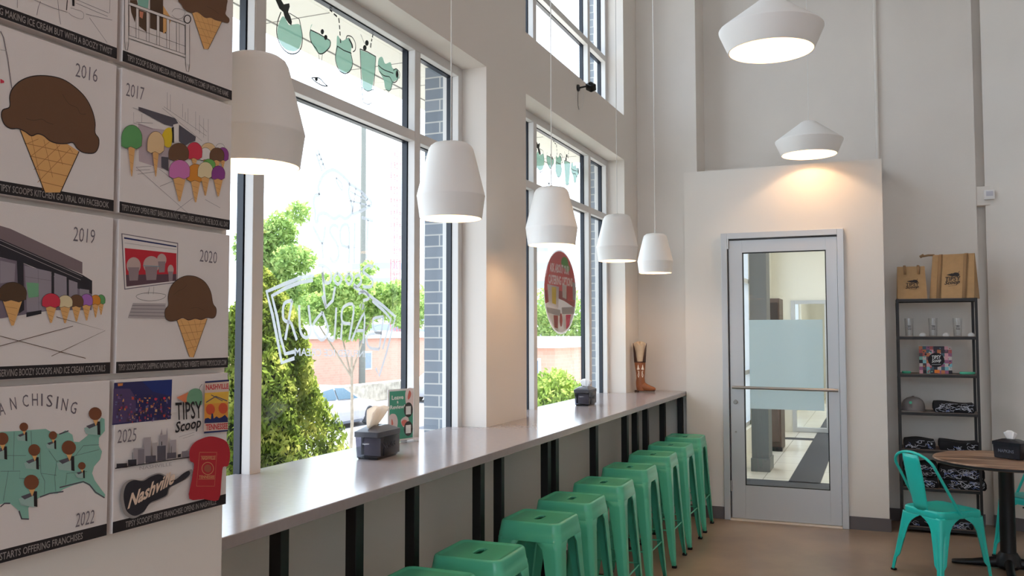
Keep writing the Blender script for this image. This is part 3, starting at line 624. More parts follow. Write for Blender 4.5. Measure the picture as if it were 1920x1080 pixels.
# ================================================================ COUNTER THINGS
smoke_body = mat('smoky_black_plastic', (26, 26, 34), .25, spec=.5)
lid_m = mat('dispenser_lid', (74, 76, 84), .28)
napkin_m = film_mat('paper_napkin', (252, 246, 238), 1.0, .45)
napw_m = film_mat('paper_napkin_white', (246, 245, 245), 1.0, .4)
def dispenser(label, loc, rz, opaque=False):
    t = thing('napkin_dispenser', label, 'napkin dispenser', loc, rz, 'napkin dispensers')
    mb = MB(); a, b, h = .056, .098, .118
    body = smoke_body if opaque else smoke_m
    mb.loft([rsq(a-.007, b-.008, .008, .004, 4), rsq(a-.005, b-.006, .008, .006, 4), rsq(a, b, .008, h-.02, 4)], body, cap0=True)
    mb.build('body', t)
    if not opaque:
        mb = MB(); mb.box(-a+.016, a-.016, -b+.05, b-.02, .010, .085, napkin_m, .003); mb.build('napkin_stack', t)
        mb = MB(); mb.loft([rsq(a-.009, b-.012, .006, .0, 4), rsq(a-.009, b-.012, .006, .008, 4)], smoke_body, cap0=True, cap1=True); mb.build('base', t)
        mb = MB(); mb.box(-a-.0005, a+.0005, b*-.45, b*.98, .012, .105, smoke_body, .002); mb.build('side_panel', t)
    mb = MB(); rings = [rsq(a+.003, b+.003, .008, h-.024, 4), rsq(a+.003, b+.003, .008, h-.002, 4), rsq(a-.004, b-.004, .01, h+.002, 4), rsq(a-.022, b-.05, .012, h+.018, 4), rsq(.012, .03, .008, h+.020, 4), rsq(.010, .026, .006, h+.012, 4)]
    mb.loft(rings, lid_m if not opaque else smoke_body, cap1=True); mb.build('lid', t)
    ar = Art((0, -b-.0035 if opaque else -b-.001, .055), (1, 0, 0), (0, 0, 1)); g = mat('embossed_grey', (96, 98, 110), .5)
    ar2 = Art((a+.0015, 0, .045), (0, 1, 0), (0, 0, 1)); ar2.text('NAPKINS', (-.055, 0), (.055, 0), (-.055, .022), mat('embossed_dark', (48, 48, 58), .5) if not opaque else g, .02); ar2.build('lettering', t)
    a3 = Art((0, -b-.004, .062), (1, 0, 0), (0, 0, 1)); a3.text('napkin', (-.016, 0), (.016, 0), (-.016, .009), mat('logo_white', (210, 210, 214), .5), .02, .2); a3.build('logo', t)
    return t
def napkin(label, loc, rz, m, s=1.0, lean=.03):
    """a paper napkin pulled up through the slot: a pleated fan of two leaves"""
    mb = MB()
    for side in (-1, 1):
        rows = []
        for k in range(7):
            f = k/6; row = []
            for i in range(15):
                g = i/14*2-1; wd = (.020+.030*f**.8)*s; z = (.058*f*(1-.22*g*g)*(1+.10*side*g))*s
                row.append((side*(.002+.012*f*(1-.5*f))*s+.0025*math.sin(g*7+side)*f*s, g*wd+lean*f, z-.004*(1-f)))
            rows.append(row)
        mb.loft(rows, m, closed=False)
    o = mb.build('paper_napkin', smooth=60, solid=.0008); o.location = loc; o.rotation_euler = (0, 0, rz)
    return tag(o, label, 'napkin', 'paper napkins in the dispensers')
z0 = ZC+.0005
dispenser('smoky black napkin dispenser on the counter in front of the near window', (-1.998, 3.285, z0), .04)
napkin('cream paper napkin fanned out of the dispenser on the near counter', (-1.998, 3.235, z0+.134), .04, napkin_m, 1.45, .060)
dispenser('small dark napkin dispenser on the counter below the round sticker', (-1.992, 6.175, z0), .02)
napkin('white paper napkin standing in the dispenser below the round sticker', (-1.992, 6.19, z0+.132), 1.2, napw_m, 1.0, .0)

# review sign in a clear stand
t = thing('review_sign', 'teal and white review card in a clear stand on the counter', 'sign', (-2.160, 3.767, z0), math.radians(-18.6))
mb = MB(); mb.box(-.03, .045, -.088, .088, 0, .004, glass_mat('acrylic', (.95, .96, .96), 1.2), .001); mb.box(.005, .007, -.088, .088, .004, .262, glass_mat('acrylic_face', (.97, .98, .98), 1), 0); mb.build('acrylic_stand', t, smooth=0)
mb = MB(); mb.box(-.003, -.0005, -.083, .083, .006, .258, mat('card_white', (236, 234, 236), .6)); mb.build('card', t, smooth=0)
a = Art((-.0004, -.083, .006), (0, .166, 0), (0, 0, .252), .00008)
teal = mat('card_teal', (46, 160, 132), .55); cw = mat('card_lettering', (246, 248, 248), .6); pk = mat('card_pink', (222, 118, 106), .6); ck = mat('card_black', (24, 24, 28), .5); blush = mat('card_blush', (236, 220, 222), .6)
a.poly([(.06, .035), (.97, .035), (.97, .965), (.06, .965)], teal)
a.smooth([(.70, .97), (.97, .97), (.97, .55), (.80, .62), (.68, .75)], blush); a.smooth([(.06, .50), (.28, .52), (.38, .38), (.30, .2), (.06, .22)], blush); a.smooth([(.50, .40), (.75, .46), (.82, .3), (.60, .26)], blush)
a.text('Leave', (.14, .80), (.60, .80), (.14, .885), cw, .03); a.text('a', (.34, .725), (.40, .725), (.34, .775), cw, .03); a.text('Review!', (.08, .62), (.66, .62), (.08, .70), cw, .03)
a.smooth([(.80, .93), (.84, .96), (.90, .90), (.86, .82), (.78, .78), (.76, .84)], pk); a.smooth([(.52, .36), (.62, .40), (.74, .37), (.70, .30), (.58, .28)], pk); a.smooth([(.14, .44), (.18, .40), (.20, .33), (.13, .33)], pk)
for cy in (.585, .22):
    a.ell(.79, cy, .175, .145, ck); a.poly([(.69, cy-.09), (.89, cy-.09), (.89, cy+.07), (.69, cy+.07)], cw)
a.build('printed_card', t)

# cowboy boot vase
boot_m = mat('boot_tan_leather', (152, 92, 56), .42, noise=.12, scale=14); boot_d = mat('boot_dark_shaft', (78, 52, 44), .6); hide = mat('boot_cream_lining', (212, 192, 164), .8, noise=.08, scale=20)
t = thing('cowboy_boot', 'tan cowboy boot with white stitched pattern standing at the far counter end', 'boot', (-1.965, 7.70, z0), math.radians(14)); K = 1.0
mb = MB(); n = 28
def ringz(cx, rx, ry, z, tilt=0): return [(cx+rx*math.cos(2*PI*i/n), ry*math.sin(2*PI*i/n), z+tilt*math.cos(2*PI*i/n)) for i in range(n)]
# foot: rings swept from heel up the shaft
mb.loft([ringz(.002, .036, .030, .012), ringz(.0, .040, .033, .05), ringz(.0, .041, .035, .085, -.004), ringz(.0, .037, .034, .12), ringz(.0, .040, .036, .17), ringz(-.003, .047, .040, .235), ringz(-.004, .050, .042, .27)], boot_m)
def ringx(x, hy, z0_, z1_): return [(x, hy*math.cos(2*PI*i/n), (z0_+z1_)/2+(z1_-z0_)/2*math.sin(2*PI*i/n)) for i in range(n)]
mb.loft([ringx(-.030, .028, .014, .075), ringx(.0, .032, .012, .10), ringx(.035, .034, .010, .088), ringx(.065, .036, .008, .066), ringx(.095, .033, .008, .052), ringx(.118, .024, .010, .044), ringx(.132, .012, .014, .034)], boot_m, cap0=True, cap1=True)
mb.build('foot_and_shaft', t)
mb = MB(); mb.loft([[(p[0]*1, p[1], 0) for p in [(x, y) for x, y in [(-.035+.02*math.cos(2*PI*i/n), .026*math.sin(2*PI*i/n)) for i in range(n)]]], [(-.03+.022*math.cos(2*PI*i/n), .028*math.sin(2*PI*i/n), .014) for i in range(n)]], boot_d, cap0=True, cap1=True)
mb.box(-.03, .125, -.026, .026, .006, .012, boot_d, .003); mb.build('sole_and_heel', t)
# tall dark pulls either side with deep dip between them
mb = MB(); rings = []
for q in range(9):
    f = q/8; ring = []
    for i in range(n):
        a_ = 2*PI*i/n; c_ = abs(math.cos(a_)); top = .270+.165*max(0, (c_-.45)/.55)**.7
        ring.append((-.004+(.050+.010*f)*math.cos(a_), (.042+.004*f)*math.sin(a_), .262+(top-.262)*f))
    rings.append(ring)
mb.loft(rings, boot_d); mb.build('shaft_pulls', t, solid=.003)
mb = MB(); rings = [[(-.004+r*math.cos(2*PI*i/n)*1.0, r*.8*math.sin(2*PI*i/n), z+.012*math.sin(5*2*PI*i/n)*(k > 1)) for i in range(n)] for k, (r, z) in enumerate(((.040, .22), (.042, .30), (.044, .38), (.050, .425), (.02, .44)))]
mb.loft(rings, hide, cap1=True); mb.build('lining', t)
a = Art((0, -.0445, 0), (1, 0, 0), (0, 0, 1)); wh = mat('boot_white_inlay', (240, 226, 208), .5)
for sx in (-1, 1):
    a.smooth([(sx*.020, .245), (sx*.012, .215), (sx*.006, .205), (sx*.016, .198), (sx*.030, .200), (sx*.027, .215)], wh)
    a.stroke([(sx*.022, .190), (sx*.014, .170), (sx*.012, .150), (sx*.018, .130)], .005, wh); a.stroke([(sx*.010, .183), (sx*.018, .165), (sx*.024, .150), (sx*.018, .130)], .004, wh)
a.build('white_inlay', t)

# security camera on the wall between the windows
t = thing('security_camera', 'small black security camera on the wall above the further window', 'camera', (XW, 6.20, 3.468))
mb = MB(); mb.lathe([(0, .014), (.022, .014), (.026, .008), (.026, 0)], black_m, 24); mb.build('mount', t, T=tr(.0, 0, 0) @ rot(y=PI/2))
mb = MB(); mb.tube([(.012, 0, 0), (.04, .010, .006), (.065, .03, .014)], .007, black_m); mb.build('arm', t)
mb = MB(); mb.box(-.034, .034, -.027, .027, -.027, .027, black_m, .008); mb.lathe([(0, .036), (.016, .036), (.019, .030)], mat('lens', (6, 6, 10), .08), 20); mb.build('camera_body', t, T=tr(.088, .055, .012) @ rot(x=.5, y=.5, z=-.5))
mb = MB(); mb.tube([(.008, -.01, -.02), (.012, -.03, -.09), (.010, -.02, -.14), (.010, .0, -.165)], .0018, black_m, 6); mb.tube([(.03, .06, -.03), (.018, .085, -.08), (.012, .075, -.13), (.010, .03, -.165)], .0018, cord_m, 6); mb.build('cable', t)
t = thing('motion_sensor', 'small white box sensor on the right wall beside the recessed joint', 'sensor', (.862, YR-.002, 2.785))
mb = MB(); mb.box(-.005, .075, -.03, .01, -.040, .040, mat('sensor_white', (232, 230, 230), .5), .005); mb.build('case', t)
mb = MB(); mb.box(.010, .062, -.032, -.029, -.012, .028, mat('sensor_window', (196, 196, 206), .4), .001); mb.build('lens_cover', t)

# ================================================================ SHELF UNIT
sx0, sx1, sy0, sy1 = .148, .745, 7.905, 8.205
shelf_black = mat('shelf_black_frame', (30, 26, 26), .5); shelf_wood = mat('shelf_dark_wood', (106, 92, 84), .55, noise=.12, scale=10)
t = thing('shelf_unit', 'tall narrow black metal shelf unit with dark wood shelves', 'shelf', (sx0, sy0, 0)); W_, D_ = sx1-sx0, sy1-sy0
SZ = [.05, .365, .672, .975, 1.285, 1.592, 1.902]
mb = MB(); p_ = .020
for x in (0, W_-p_):
    for y in (0, D_-p_): mb.box(x, x+p_, y, y+p_, 0, SZ[-1], shelf_black, .001)
for z in SZ:
    mb.box(p_, W_-p_, 0, p_, z-.026, z-.004, shelf_black); mb.box(p_, W_-p_, D_-p_, D_, z-.026, z-.004, shelf_black)
    mb.box(0, p_, p_, D_-p_, z-.026, z-.004, shelf_black); mb.box(W_-p_, W_, p_, D_-p_, z-.026, z-.004, shelf_black)
mb.build('shelf_frame', t, smooth=0)
for z in SZ: mb = MB(); mb.box(.003, W_-.003, .003, D_-.003, z-.004, z, shelf_wood); mb.build('shelf_board', t, smooth=0)

kraft = mat('jute_bag', (166, 134, 96), .85, noise=.06, scale=30, bump=.4, bscale=500); kraft_d = mat('jute_bag_strap', (142, 112, 80), .85); bag_in = mat('bag_shadow_base', (70, 56, 44), .9); ink2 = mat('print_black', (30, 26, 30), .7)
def logo(a, x0, y0, w_, h_, m, m2=None, wt=.0):
    """a scoop tipped on its side over two words"""
    X = lambda x: x0+w_*x; Y = lambda y: y0+h_*y
    a.poly([(X(.10), Y(.86)), (X(.50), Y(.98)), (X(.48), Y(.72))], m2 or m); a.smooth([(X(.46), Y(.74)), (X(.52), Y(.95)), (X(.68), Y(1.02)), (X(.88), Y(.95)), (X(.92), Y(.76)), (X(.80), Y(.70)), (X(.66), Y(.74))], m)
    a.stroke([(X(.84), Y(.98)), (X(.92), Y(1.12))], w_*.03, m)
    a.text('TIPSY', (X(.02), Y(.34)), (X(.98), Y(.38)), (X(.04), Y(.68)), m, wt); a.text('Scoop', (X(.0), Y(-.02)), (X(.96), Y(.06)), (X(.02), Y(.36)), m, wt+.01, .25)
    a.stroke([(X(.25), Y(-.06)), (X(.8), Y(.02))], w_*.015, m)
def bag(label, x, y, z, w_, h_, d_, rz, zip_=False):
    t = thing('jute_bag', label, 'bag', (x, y, z), rz, 'jute carrier bags on top of the shelf unit')
    mb = MB(); yt = d_*.55
    F0, F1, B0, B1 = (0, 0, 0), (w_, 0, 0), (0, d_, 0), (w_, d_, 0); T0, T1, U0, U1 = (.006, yt-.008, h_), (w_-.010, yt-.008, h_), (.006, yt+.008, h_), (w_-.010, yt+.008, h_)
    def grid(a0, a1, b0, b1, m_, bul):
        rings = []
        for i in range(9):
            f = i/8; r = []
            for j in range(9):
                g = j/8; p = Vector(a0).lerp(Vector(a1), g).lerp(Vector(b0).lerp(Vector(b1), g), f); p += Vector(bul)*math.sin(PI*f)*math.sin(PI*g); r.append(p)
            rings.append(r)
        mb.loft(rings, m_, closed=False)
    grid(F0, F1, T0, T1, kraft, (0, -.006, 0)); grid(B1, B0, U1, U0, kraft, (0, .006, 0)); grid(F1, B1, T1, U1, kraft, (-.02, 0, 0)); grid(B0, F0, U0, T0, kraft, (.02, 0, 0)); grid(F0, F1, B0, B1, kraft, (0, 0, 0)); grid(T0, T1, U0, U1, kraft_d, (0, 0, 0))
    mb.build('bag_body', t, smooth=30)
    sl = Vector((0, yt-.008, h_)).normalized()
    for fx in (.2, .78) if zip_ else (.28, .74):
        mb = MB(); o0 = Vector((w_*fx, -.006, 0)); wd = .028 if zip_ else .018
        pts = [o0+sl*q for q in ((0 if zip_ else h_*.78), h_*.5 if zip_ else h_*.9, h_*1.03)]
        L = [p+Vector((-wd/2, -.004, 0)) for p in pts]; R_ = [p+Vector((wd/2, -.004, 0)) for p in pts]
        L.append(L[-1]+Vector((0, .03, .012))); R_.append(R_[-1]+Vector((0, .03, .012))); L.append(L[-1]+Vector((0, .03, -.03))); R_.append(R_[-1]+Vector((0, .03, -.03)))
        mb.loft([L, R_], kraft_d, closed=False); mb.build('handle', t, solid=.003, smooth=60)
    if zip_:
        mb = MB(); mb.tube([(.02, yt, h_), (-.03, yt-.01, h_+.0), (-.075, yt-.02, h_-.008)], [.008, .009, .008], kraft_d, 8); mb.tube([(-.06, yt-.02, h_+.004), (-.09, yt-.02, h_-.012)], .012, kraft_d, 8); mb.build('zip_end', t)
    a = Art((0, -.009, 0), (1, 0, 0), sl, .0001); s_ = .40 if not zip_ else .31
    logo(a, w_*(.5-s_*.55), h_*.30, w_*s_*1.15, h_*.30, ink2, wt=.012); a.build('printed_logo', t)
    return t
bag('smaller jute bag with printed logo on the left of the shelf top', .160, 7.935, SZ[-1], .225, .272, .15, .03)
bag('larger jute bag with long straps on the right of the shelf top', .402, 7.975, SZ[-1], .330, .368, .24, -.26, True)

tumb = None
for i, x in enumerate((.245, .425, .605)):
    lb = 'clear drinking glass on the second shelf, '+('leftmost', 'middle', 'rightmost')[i]+' of three'
    if tumb is None:
        mb = MB(); mb.lathe([(0, 0), (.028, 0), (.030, .004), (.036, .150), (.034, .150), (.028, .008), (0, .008)], tumbler_m, 28); tumb = mb.build('drinking_glass', smooth=50)
        mb = MB(); a = Art((0, -.0365, .05), (1, 0, 0), (0, 0, 1)); a.text('TIPSY', (-.014, .02), (.014, .02), (-.014, .04), ink2, .01); a.text('Scoop', (-.014, 0), (.014, 0), (-.014, .02), ink2, .01, .2); a.build('printed_logo', tumb); o = tumb
    else: o = tumb.copy(); C.objects.link(o); c = tumb.children[0].copy(); C.objects.link(c); c.parent = o
    o.location = (x, 8.02, SZ[5]); tag(o, lb, 'glass', 'glasses on the second shelf')
for i, x in enumerate((.345, .518, .700)):
    mb = MB(); rr = random.Random(i); n = 12
    mb.loft([[((.026*k+rr.uniform(-.003, .003))*math.cos(2*PI*j/n), (.018*k)*math.sin(2*PI*j/n), z) for j in range(n)] for k, z in ((.8, 0), (1, .008), (.95, .016), (.6, .026), (.2, .030))], napw_m, cap0=True, cap1=True)
    o = mb.build('price_tag_stone'); o.location = (x, 7.98, SZ[5]); tag(o, 'small white lump beside the '+('leftmost', 'middle', 'rightmost')[i]+' drinking glass', 'ornament', 'white lumps on the second shelf')
# collage sign
t = thing('collage_print', 'square colourful collage print with a black logo disc on the third shelf', 'print', (.315, 8.03, SZ[4]))
mb = MB(); mb.box(0, .245, 0, .012, 0, .225, mat('print_edge', (60, 50, 56), .6), .001); mb.build('board', t, smooth=0)
a = Art((0, -.0002, 0), (.245, 0, 0), (0, 0, .225)); rr = random.Random(5); cols = [(96, 74, 84), (126, 186, 196), (60, 56, 66), (196, 120, 80), (150, 96, 130), (200, 190, 186), (70, 96, 110), (176, 90, 88), (120, 180, 170), (214, 160, 170), (40, 36, 44)]
for i in range(9):
    for j in range(8):
        c = cols[rr.randrange(len(cols))]; m_ = mat('collage_%d_%d_%d' % c, c, .6); a.poly([(i/9, j/8), ((i+1)/9, j/8), ((i+1)/9, (j+1)/8), (i/9, (j+1)/8)], m_)
for i in range(60):
    c = cols[rr.randrange(len(cols))]; m_ = mat('collage_%d_%d_%d' % c, c, .6); x, y, s_ = rr.random()*.92+.04, rr.random()*.92+.04, rr.uniform(.012, .035); a.ell(x, y, s_, s_, m_, 7)
a.poly([(.46, .02), (.62, .02), (.62, .14), (.46, .14)], mat('collage_orange', (236, 130, 50), .6))
a.ell(.52, .5, .25, .26, ink2, 32); a.text('TIPSY', (.38, .52), (.66, .54), (.39, .66), cw, .01); a.text('Scoop', (.38, .36), (.66, .40), (.39, .52), cw, .015, .2); a.stroke([(.38, .33), (.66, .34)], .002, cw)
a.build('collage_face', t)
mint_p = mat('mint_plastic', (70, 172, 142), .45)
for x, w_, l_, lab in ((.215, .035, .026, 'left end of the third shelf'), (.665, .058, .034, 'right end of the third shelf')):
    mb = MB(); mb.loft([[(w_*k*math.cos(2*PI*j/20), l_*k*math.sin(2*PI*j/20), z) for j in range(20)] for k, z in ((.85, 0), (1, .006), (1, .014), (.9, .020))], mint_p, cap0=True, cap1=True)
    o = mb.build('mint_tin'); o.location = (x, 7.98, SZ[4]); tag(o, 'flat mint green oval tin lying at the '+lab, 'tin', 'mint green tins on the third shelf')
# cap
t = thing('baseball_cap', 'grey baseball cap with a small mint logo on the fourth shelf', 'cap', (.262, 8.04, SZ[3]), -.25); cap_m = mat('cap_grey', (128, 122, 122), .85, bump=.3, bscale=400)
mb = MB(); mb.lathe([(.088, 0), (.090, .03), (.086, .06), (.072, .088), (.05, .105), (.025, .114), (0, .117)], cap_m, 32); mb.lathe([(.012, .117), (.008, .122), (0, .123)], cap_m, 12); mb.build('crown', t)
mb = MB(); rings = []
for k in range(6):
    f = k/5; rings.append([((.086+.055*f*math.cos(a_)*1)*math.sin(a_), -(.082+.075*f*max(0, math.cos(a_)))*math.cos(a_), .010-.006*f-.010*math.sin(a_)**2) for a_ in [(-1.25+2.5*i/20) for i in range(21)]])
mb.loft(rings, cap_m, closed=False); mb.build('peak', t, solid=.003)
a = Art((0, -.0925, .05), (1, 0, 0), (0, .18, 1)); a.ell(.0, .022, .012, .012, mint_p); a.text('TIPSY', (-.014, -.006), (.014, -.006), (-.014, .006), ink2); a.text('Scoop', (-.014, -.018), (.014, -.018), (-.014, -.007), ink2); a.build('cap_logo', t)
# folded shirts
cloth_m = mat('black_cotton', (20, 19, 24), .9, bump=.5, bscale=300); print_w = mat('white_print', (196, 200, 214), .8); print_b = mat('blue_print', (120, 140, 196), .8)
def shirt(label, x, y, z, w_, d_, h_, seed, dense=1.0, grp='folded black shirts'):
    rr = random.Random(seed); mb = MB(); n = 26; ph = rr.random()*6
    rings = []
    for k, zz in ((.93, 0), (1, .25), (1.0, .7), (.95, 1.0)):
        ring = []
        for i in range(n+1):
            f = i/n; ring.append((w_*(f-.5)*k, -d_/2*k+.004*math.sin(f*11+ph), zz*h_*(1+.10*math.sin(f*5+ph))))
        for i in range(n+1):
            f = 1-i/n; ring.append((w_*(f-.5)*k, d_/2*k, zz*h_*(1+.10*math.sin(f*5+ph))))
        rings.append(ring)
    mb.loft(rings, cloth_m, cap0=True, cap1=True); o = mb.build('folded_shirt', smooth=50); o.location = (x, y, z)
    tag(o, label, 'shirt', grp)
    a = Art((0, -d_/2-.0065, 0), (1, 0, 0), (0, 0, 1), .00005)
    for q in range(int(16*dense*w_/.25)):
        cx = rr.uniform(-.40, .40)*w_; cy = rr.uniform(.25, .80)*h_; pts = [(cx, cy)]
        for _ in range(5): cx += rr.uniform(-.03, .03); cy += rr.uniform(-.016, .016); pts.append((max(-.45*w_, min(.45*w_, cx)), max(.1*h_, min(.93*h_, cy))))
        a.curve(pts, rr.choice((.0016, .0026)), print_w if rr.random() < .8 else print_b, 3)
    a.build('white_print', o); return o
shirt('single folded black shirt with scribbled white print beside the grey cap', .560, 8.03, SZ[3], .30, .2, .078, 1, 1.5, 'folded black shirts')
shirt('folded black shirt on the left of the fifth shelf', .300, 8.03, SZ[2], .235, .2, .075, 2, .9)
shirt('folded black shirt on the right of the fifth shelf', .590, 8.03, SZ[2], .29, .2, .070, 3, .5)
shirt('lower left folded black shirt on the sixth shelf', .300, 8.03, SZ[1], .26, .22, .085, 4, 1.1)
shirt('upper left folded black shirt on the sixth shelf', .300, 8.03, SZ[1]+.088, .26, .22, .10, 5, 1.4)
shirt('lower right folded black shirt on the sixth shelf', .610, 8.03, SZ[1], .33, .22, .075, 6, 1.5)
shirt('upper right folded black shirt on the sixth shelf', .600, 8.03, SZ[1]+.078, .33, .22, .09, 7, 2.0)
shirt('grey white printed dark shirt on the bottom shelf behind the chair', .55, 8.03, SZ[0], .25, .2, .06, 8, 1.2)
shirt('plain dark folded shirt on the left of the bottom shelf', .28, 8.03, SZ[0], .22, .2, .06, 9, .3)

# ================================================================ ROUND TABLE
def wood_top():
    M = bpy.data.materials.new('reclaimed_wood_top'); M.use_nodes = True; n = M.node_tree.nodes; l = M.node_tree.links; b = n['Principled BSDF']; b.inputs['Roughness'].default_value = .42
    tc = n.new('ShaderNodeTexCoord'); mp = n.new('ShaderNodeMapping'); mp.inputs['Rotation'].default_value = (0, 0, math.radians(38)); mp.inputs['Scale'].default_value = (1.2, 9, 1)
    l.new(tc.outputs['Object'], mp.inputs[0]); t_ = n.new('ShaderNodeTexNoise'); t_.inputs['Scale'].default_value = 1.6; t_.inputs['Detail'].default_value = 7; l.new(mp.outputs[0], t_.inputs['Vector'])
    r = n.new('ShaderNodeValToRGB'); l.new(t_.outputs['Fac'], r.inputs[0]); e = r.color_ramp.elements
    e[0].position = .34; e[0].color = lin((92, 70, 58)); e[1].position = .66; e[1].color = lin((196, 168, 140)); e2 = e.new(.5); e2.color = lin((146, 116, 94)); l.new(r.outputs[0], b.inputs['Base Color']); return M
TX, TY = .80, 6.95
t = thing('round_table', 'round wooden table on a black cast iron pedestal at the right', 'table', (TX, TY, 0))
mb = MB(); mb.lathe([(0, .722), (.450, .722), (.457, .727), (.457, .744), (.452, .75), (0, .75)], wood_top(), 72); mb.build('tabletop', t, smooth=30)
mb = MB(); mb.lathe([(.4585, .726), (.4585, .742)], black_m, 72); mb.build('edge_band', t)
mb = MB(); mb.lathe([(0, .07), (.052, .07), (.050, .10), (.048, .70), (.05, .705), (.12, .708), (.12, .722), (0, .722)], iron_m, 32); mb.build('column', t, smooth=30)
mb = MB()
for k in range(4):
    a_ = k*PI/2-.06; d = Vector((math.cos(a_), math.sin(a_), 0)); e_ = Vector((-d.y, d.x, 0)); rings = []
    for r_, wd, hh in ((.03, .034, .085), (.10, .030, .070), (.22, .026, .045), (.30, .027, .034), (.335, .030, .030), (.35, .020, .026)):
        rings.append([d*r_+e_*wd*math.cos(u_)+Vector((0, 0, .005+hh/2+hh/2*math.sin(u_))) for u_ in [2*PI*i/14 for i in range(14)]])
    mb.loft(rings, iron_m, cap1=True)
mb.lathe([(.0, .12), (.055, .115), (.075, .08), (.085, .03), (.06, .005), (0, .005)], iron_m, 32); mb.build('base', t, smooth=50)
dispenser('black napkin dispenser lettered NAPKINS on the round wooden table', (.838, 6.985, .7502), math.radians(-98+0), True).rotation_euler = (0, 0, math.radians(-128))
napkin('white tissue poking out of the dispenser on the round table', (.838, 6.985, .7502+.132), .6, napw_m, 1.05, .0)

# ================================================================ CHAIRS
def chair(label, x, y, rz):
    t = thing('metal_cafe_chair', label, 'chair', (x, y, 0), rz, 'teal metal chairs at the round table')   # faces +x
    zs = .452; mb = MB()
    def seatring(k, z, dz=0): return [(p[0], p[1]*(1.0+.06*p[0]/.18), z+dz*(1 if abs(p[0]) < .1 else 0)) for p in rsq(.178*k, .178*k, .055*k, z, 8)]
    mb.loft([seatring(.05, zs-.010), seatring(.45, zs-.009), seatring(.80, zs-.004), seatring(.93, zs), seatring(.985, zs-.004), seatring(1.0, zs-.012), seatring(1.012, zs-.045), seatring(1.0, zs-.048)], chair_m, cap0=True); mb.build('seat', t, smooth=50)
    for sx in (1, -1):
        for sy in (1, -1):
            fx = .205 if sx > 0 else -.235
            lg = sheet_leg((sx*.1765, sy*(.184 if sx > 0 else .168), zs-.040), (fx, sy*.215, .012), ((0, .17), (.03, .155), (.07, .125), (.13, .098), (.22, .080), (.5, .062), (.74, .050), (.80, .030), (1, .026)), chair_m, r=.020, n=30, flute=.010).build('leg', t, solid=.002, smooth=50)
            mb = MB(); mb.box(-.015, .015, -.015, .015, 0, .014, rubber_m, .004); mb.build('rubber_foot', lg, T=tr(fx-sx*.012, sy*.203, 0))
    mb = MB(); hp = []
    for i in range(33):
        f = i/32; a_ = PI*f; yy = .170*math.cos(a_); s_ = math.sin(a_)
        # hoop leaves the seat sides, leans back and closes at the top
        zz = zs-.02+.40*min(1, s_*1.25)**.85 if False else None
    def hoop(f):   # f 0..1 left seat side to right seat side
        g = abs(2*f-1); sgn = 1 if f < .5 else -1
        if g > .35:
            k = (1-g)/.65; return Vector((-.02-.19*k, sgn*(.183-.012*k), zs-.02+.30*k))
        a_ = (g/.35)*PI/2; return Vector((-.21-.045*math.cos(a_), sgn*.171*math.sin(a_), zs+.28+.098*math.cos(a_)))
    mb.tube([hoop(i/60) for i in range(61)], .0095, chair_m, 10); mb.build('back_hoop', t, smooth=60)
    mb = MB(); rings = []
    for k in range(9):
        f = k/8; z = zs-.01+(.375)*f; x_ = -.168-.085*f; hw = .058+.022*math.sin(PI*min(1, f*1.0))*.4+.012*f
        rings.append([(x_-.010*(1-(q/5)**2), hw*q/5, z) for q in range(-5, 6)])
    mb.loft(rings, chair_m, closed=False); mb.build('back_splat', t, solid=.0025, smooth=60)
    mb = MB(); mb.tube([(-.15, 0, zs-.07), (.15, 0, zs-.07)], .006, rubber_m, 6); mb.tube([(0, -.15, zs-.07), (0, .15, zs-.07)], .006, rubber_m, 6); mb.build('cross_brace', t)
    return t
c0 = chair('teal metal cafe chair facing the round table on its near side', .372, 6.632, math.radians(42))
dup(c0, 'teal metal cafe chair cut off by the picture edge behind the table', (1.035, 7.30, 0), math.radians(225))

# ================================================================ POSTERS ON THE PIER
PX = -1.400
def pm(name, c): return mat('print_'+name, c, .7)
K_, WHT, LG, MG = pm('black', (32, 26, 28)), pm('white', (226, 219, 216)), pm('light_grey', (176, 168, 168)), pm('mid_grey', (112, 104, 112))
BR, BR2, WAF, WAFL = pm('brown', (106, 74, 52)), pm('dark_brown', (82, 60, 42)), pm('waffle', (224, 172, 108)), pm('waffle_line', (172, 118, 66))
GR, TN, RD, PK, OR, CR, PU, LP, GN2, YL = pm('green', (96, 160, 96)), pm('tan', (224, 192, 146)), pm('red', (206, 52, 76)), pm('pink', (204, 118, 178)), pm('orange', (214, 138, 46)), pm('cream', (224, 208, 166)), pm('purple', (140, 62, 140)), pm('lilac', (166, 108, 186)), pm('leaf', (104, 170, 84)), pm('yellow', (222, 192, 40))
MT, SLT, DRK, NV, SHR, GLD = pm('mint', (134, 184, 168)), pm('slate', (84, 80, 90)), pm('charcoal', (40, 38, 46)), pm('navy', (28, 40, 92)), pm('shirt_red', (176, 34, 48)), pm('gold', (206, 150, 104))
CAPT = mat('print_caption_lettering', (150, 142, 140), .7)
COLY = [(.980, 1.296), (1.309, 1.636)]
ROWZ = [(2.182, 2.486), (1.874, 2.170), (1.552, 1.862), (1.237, 1.540)]
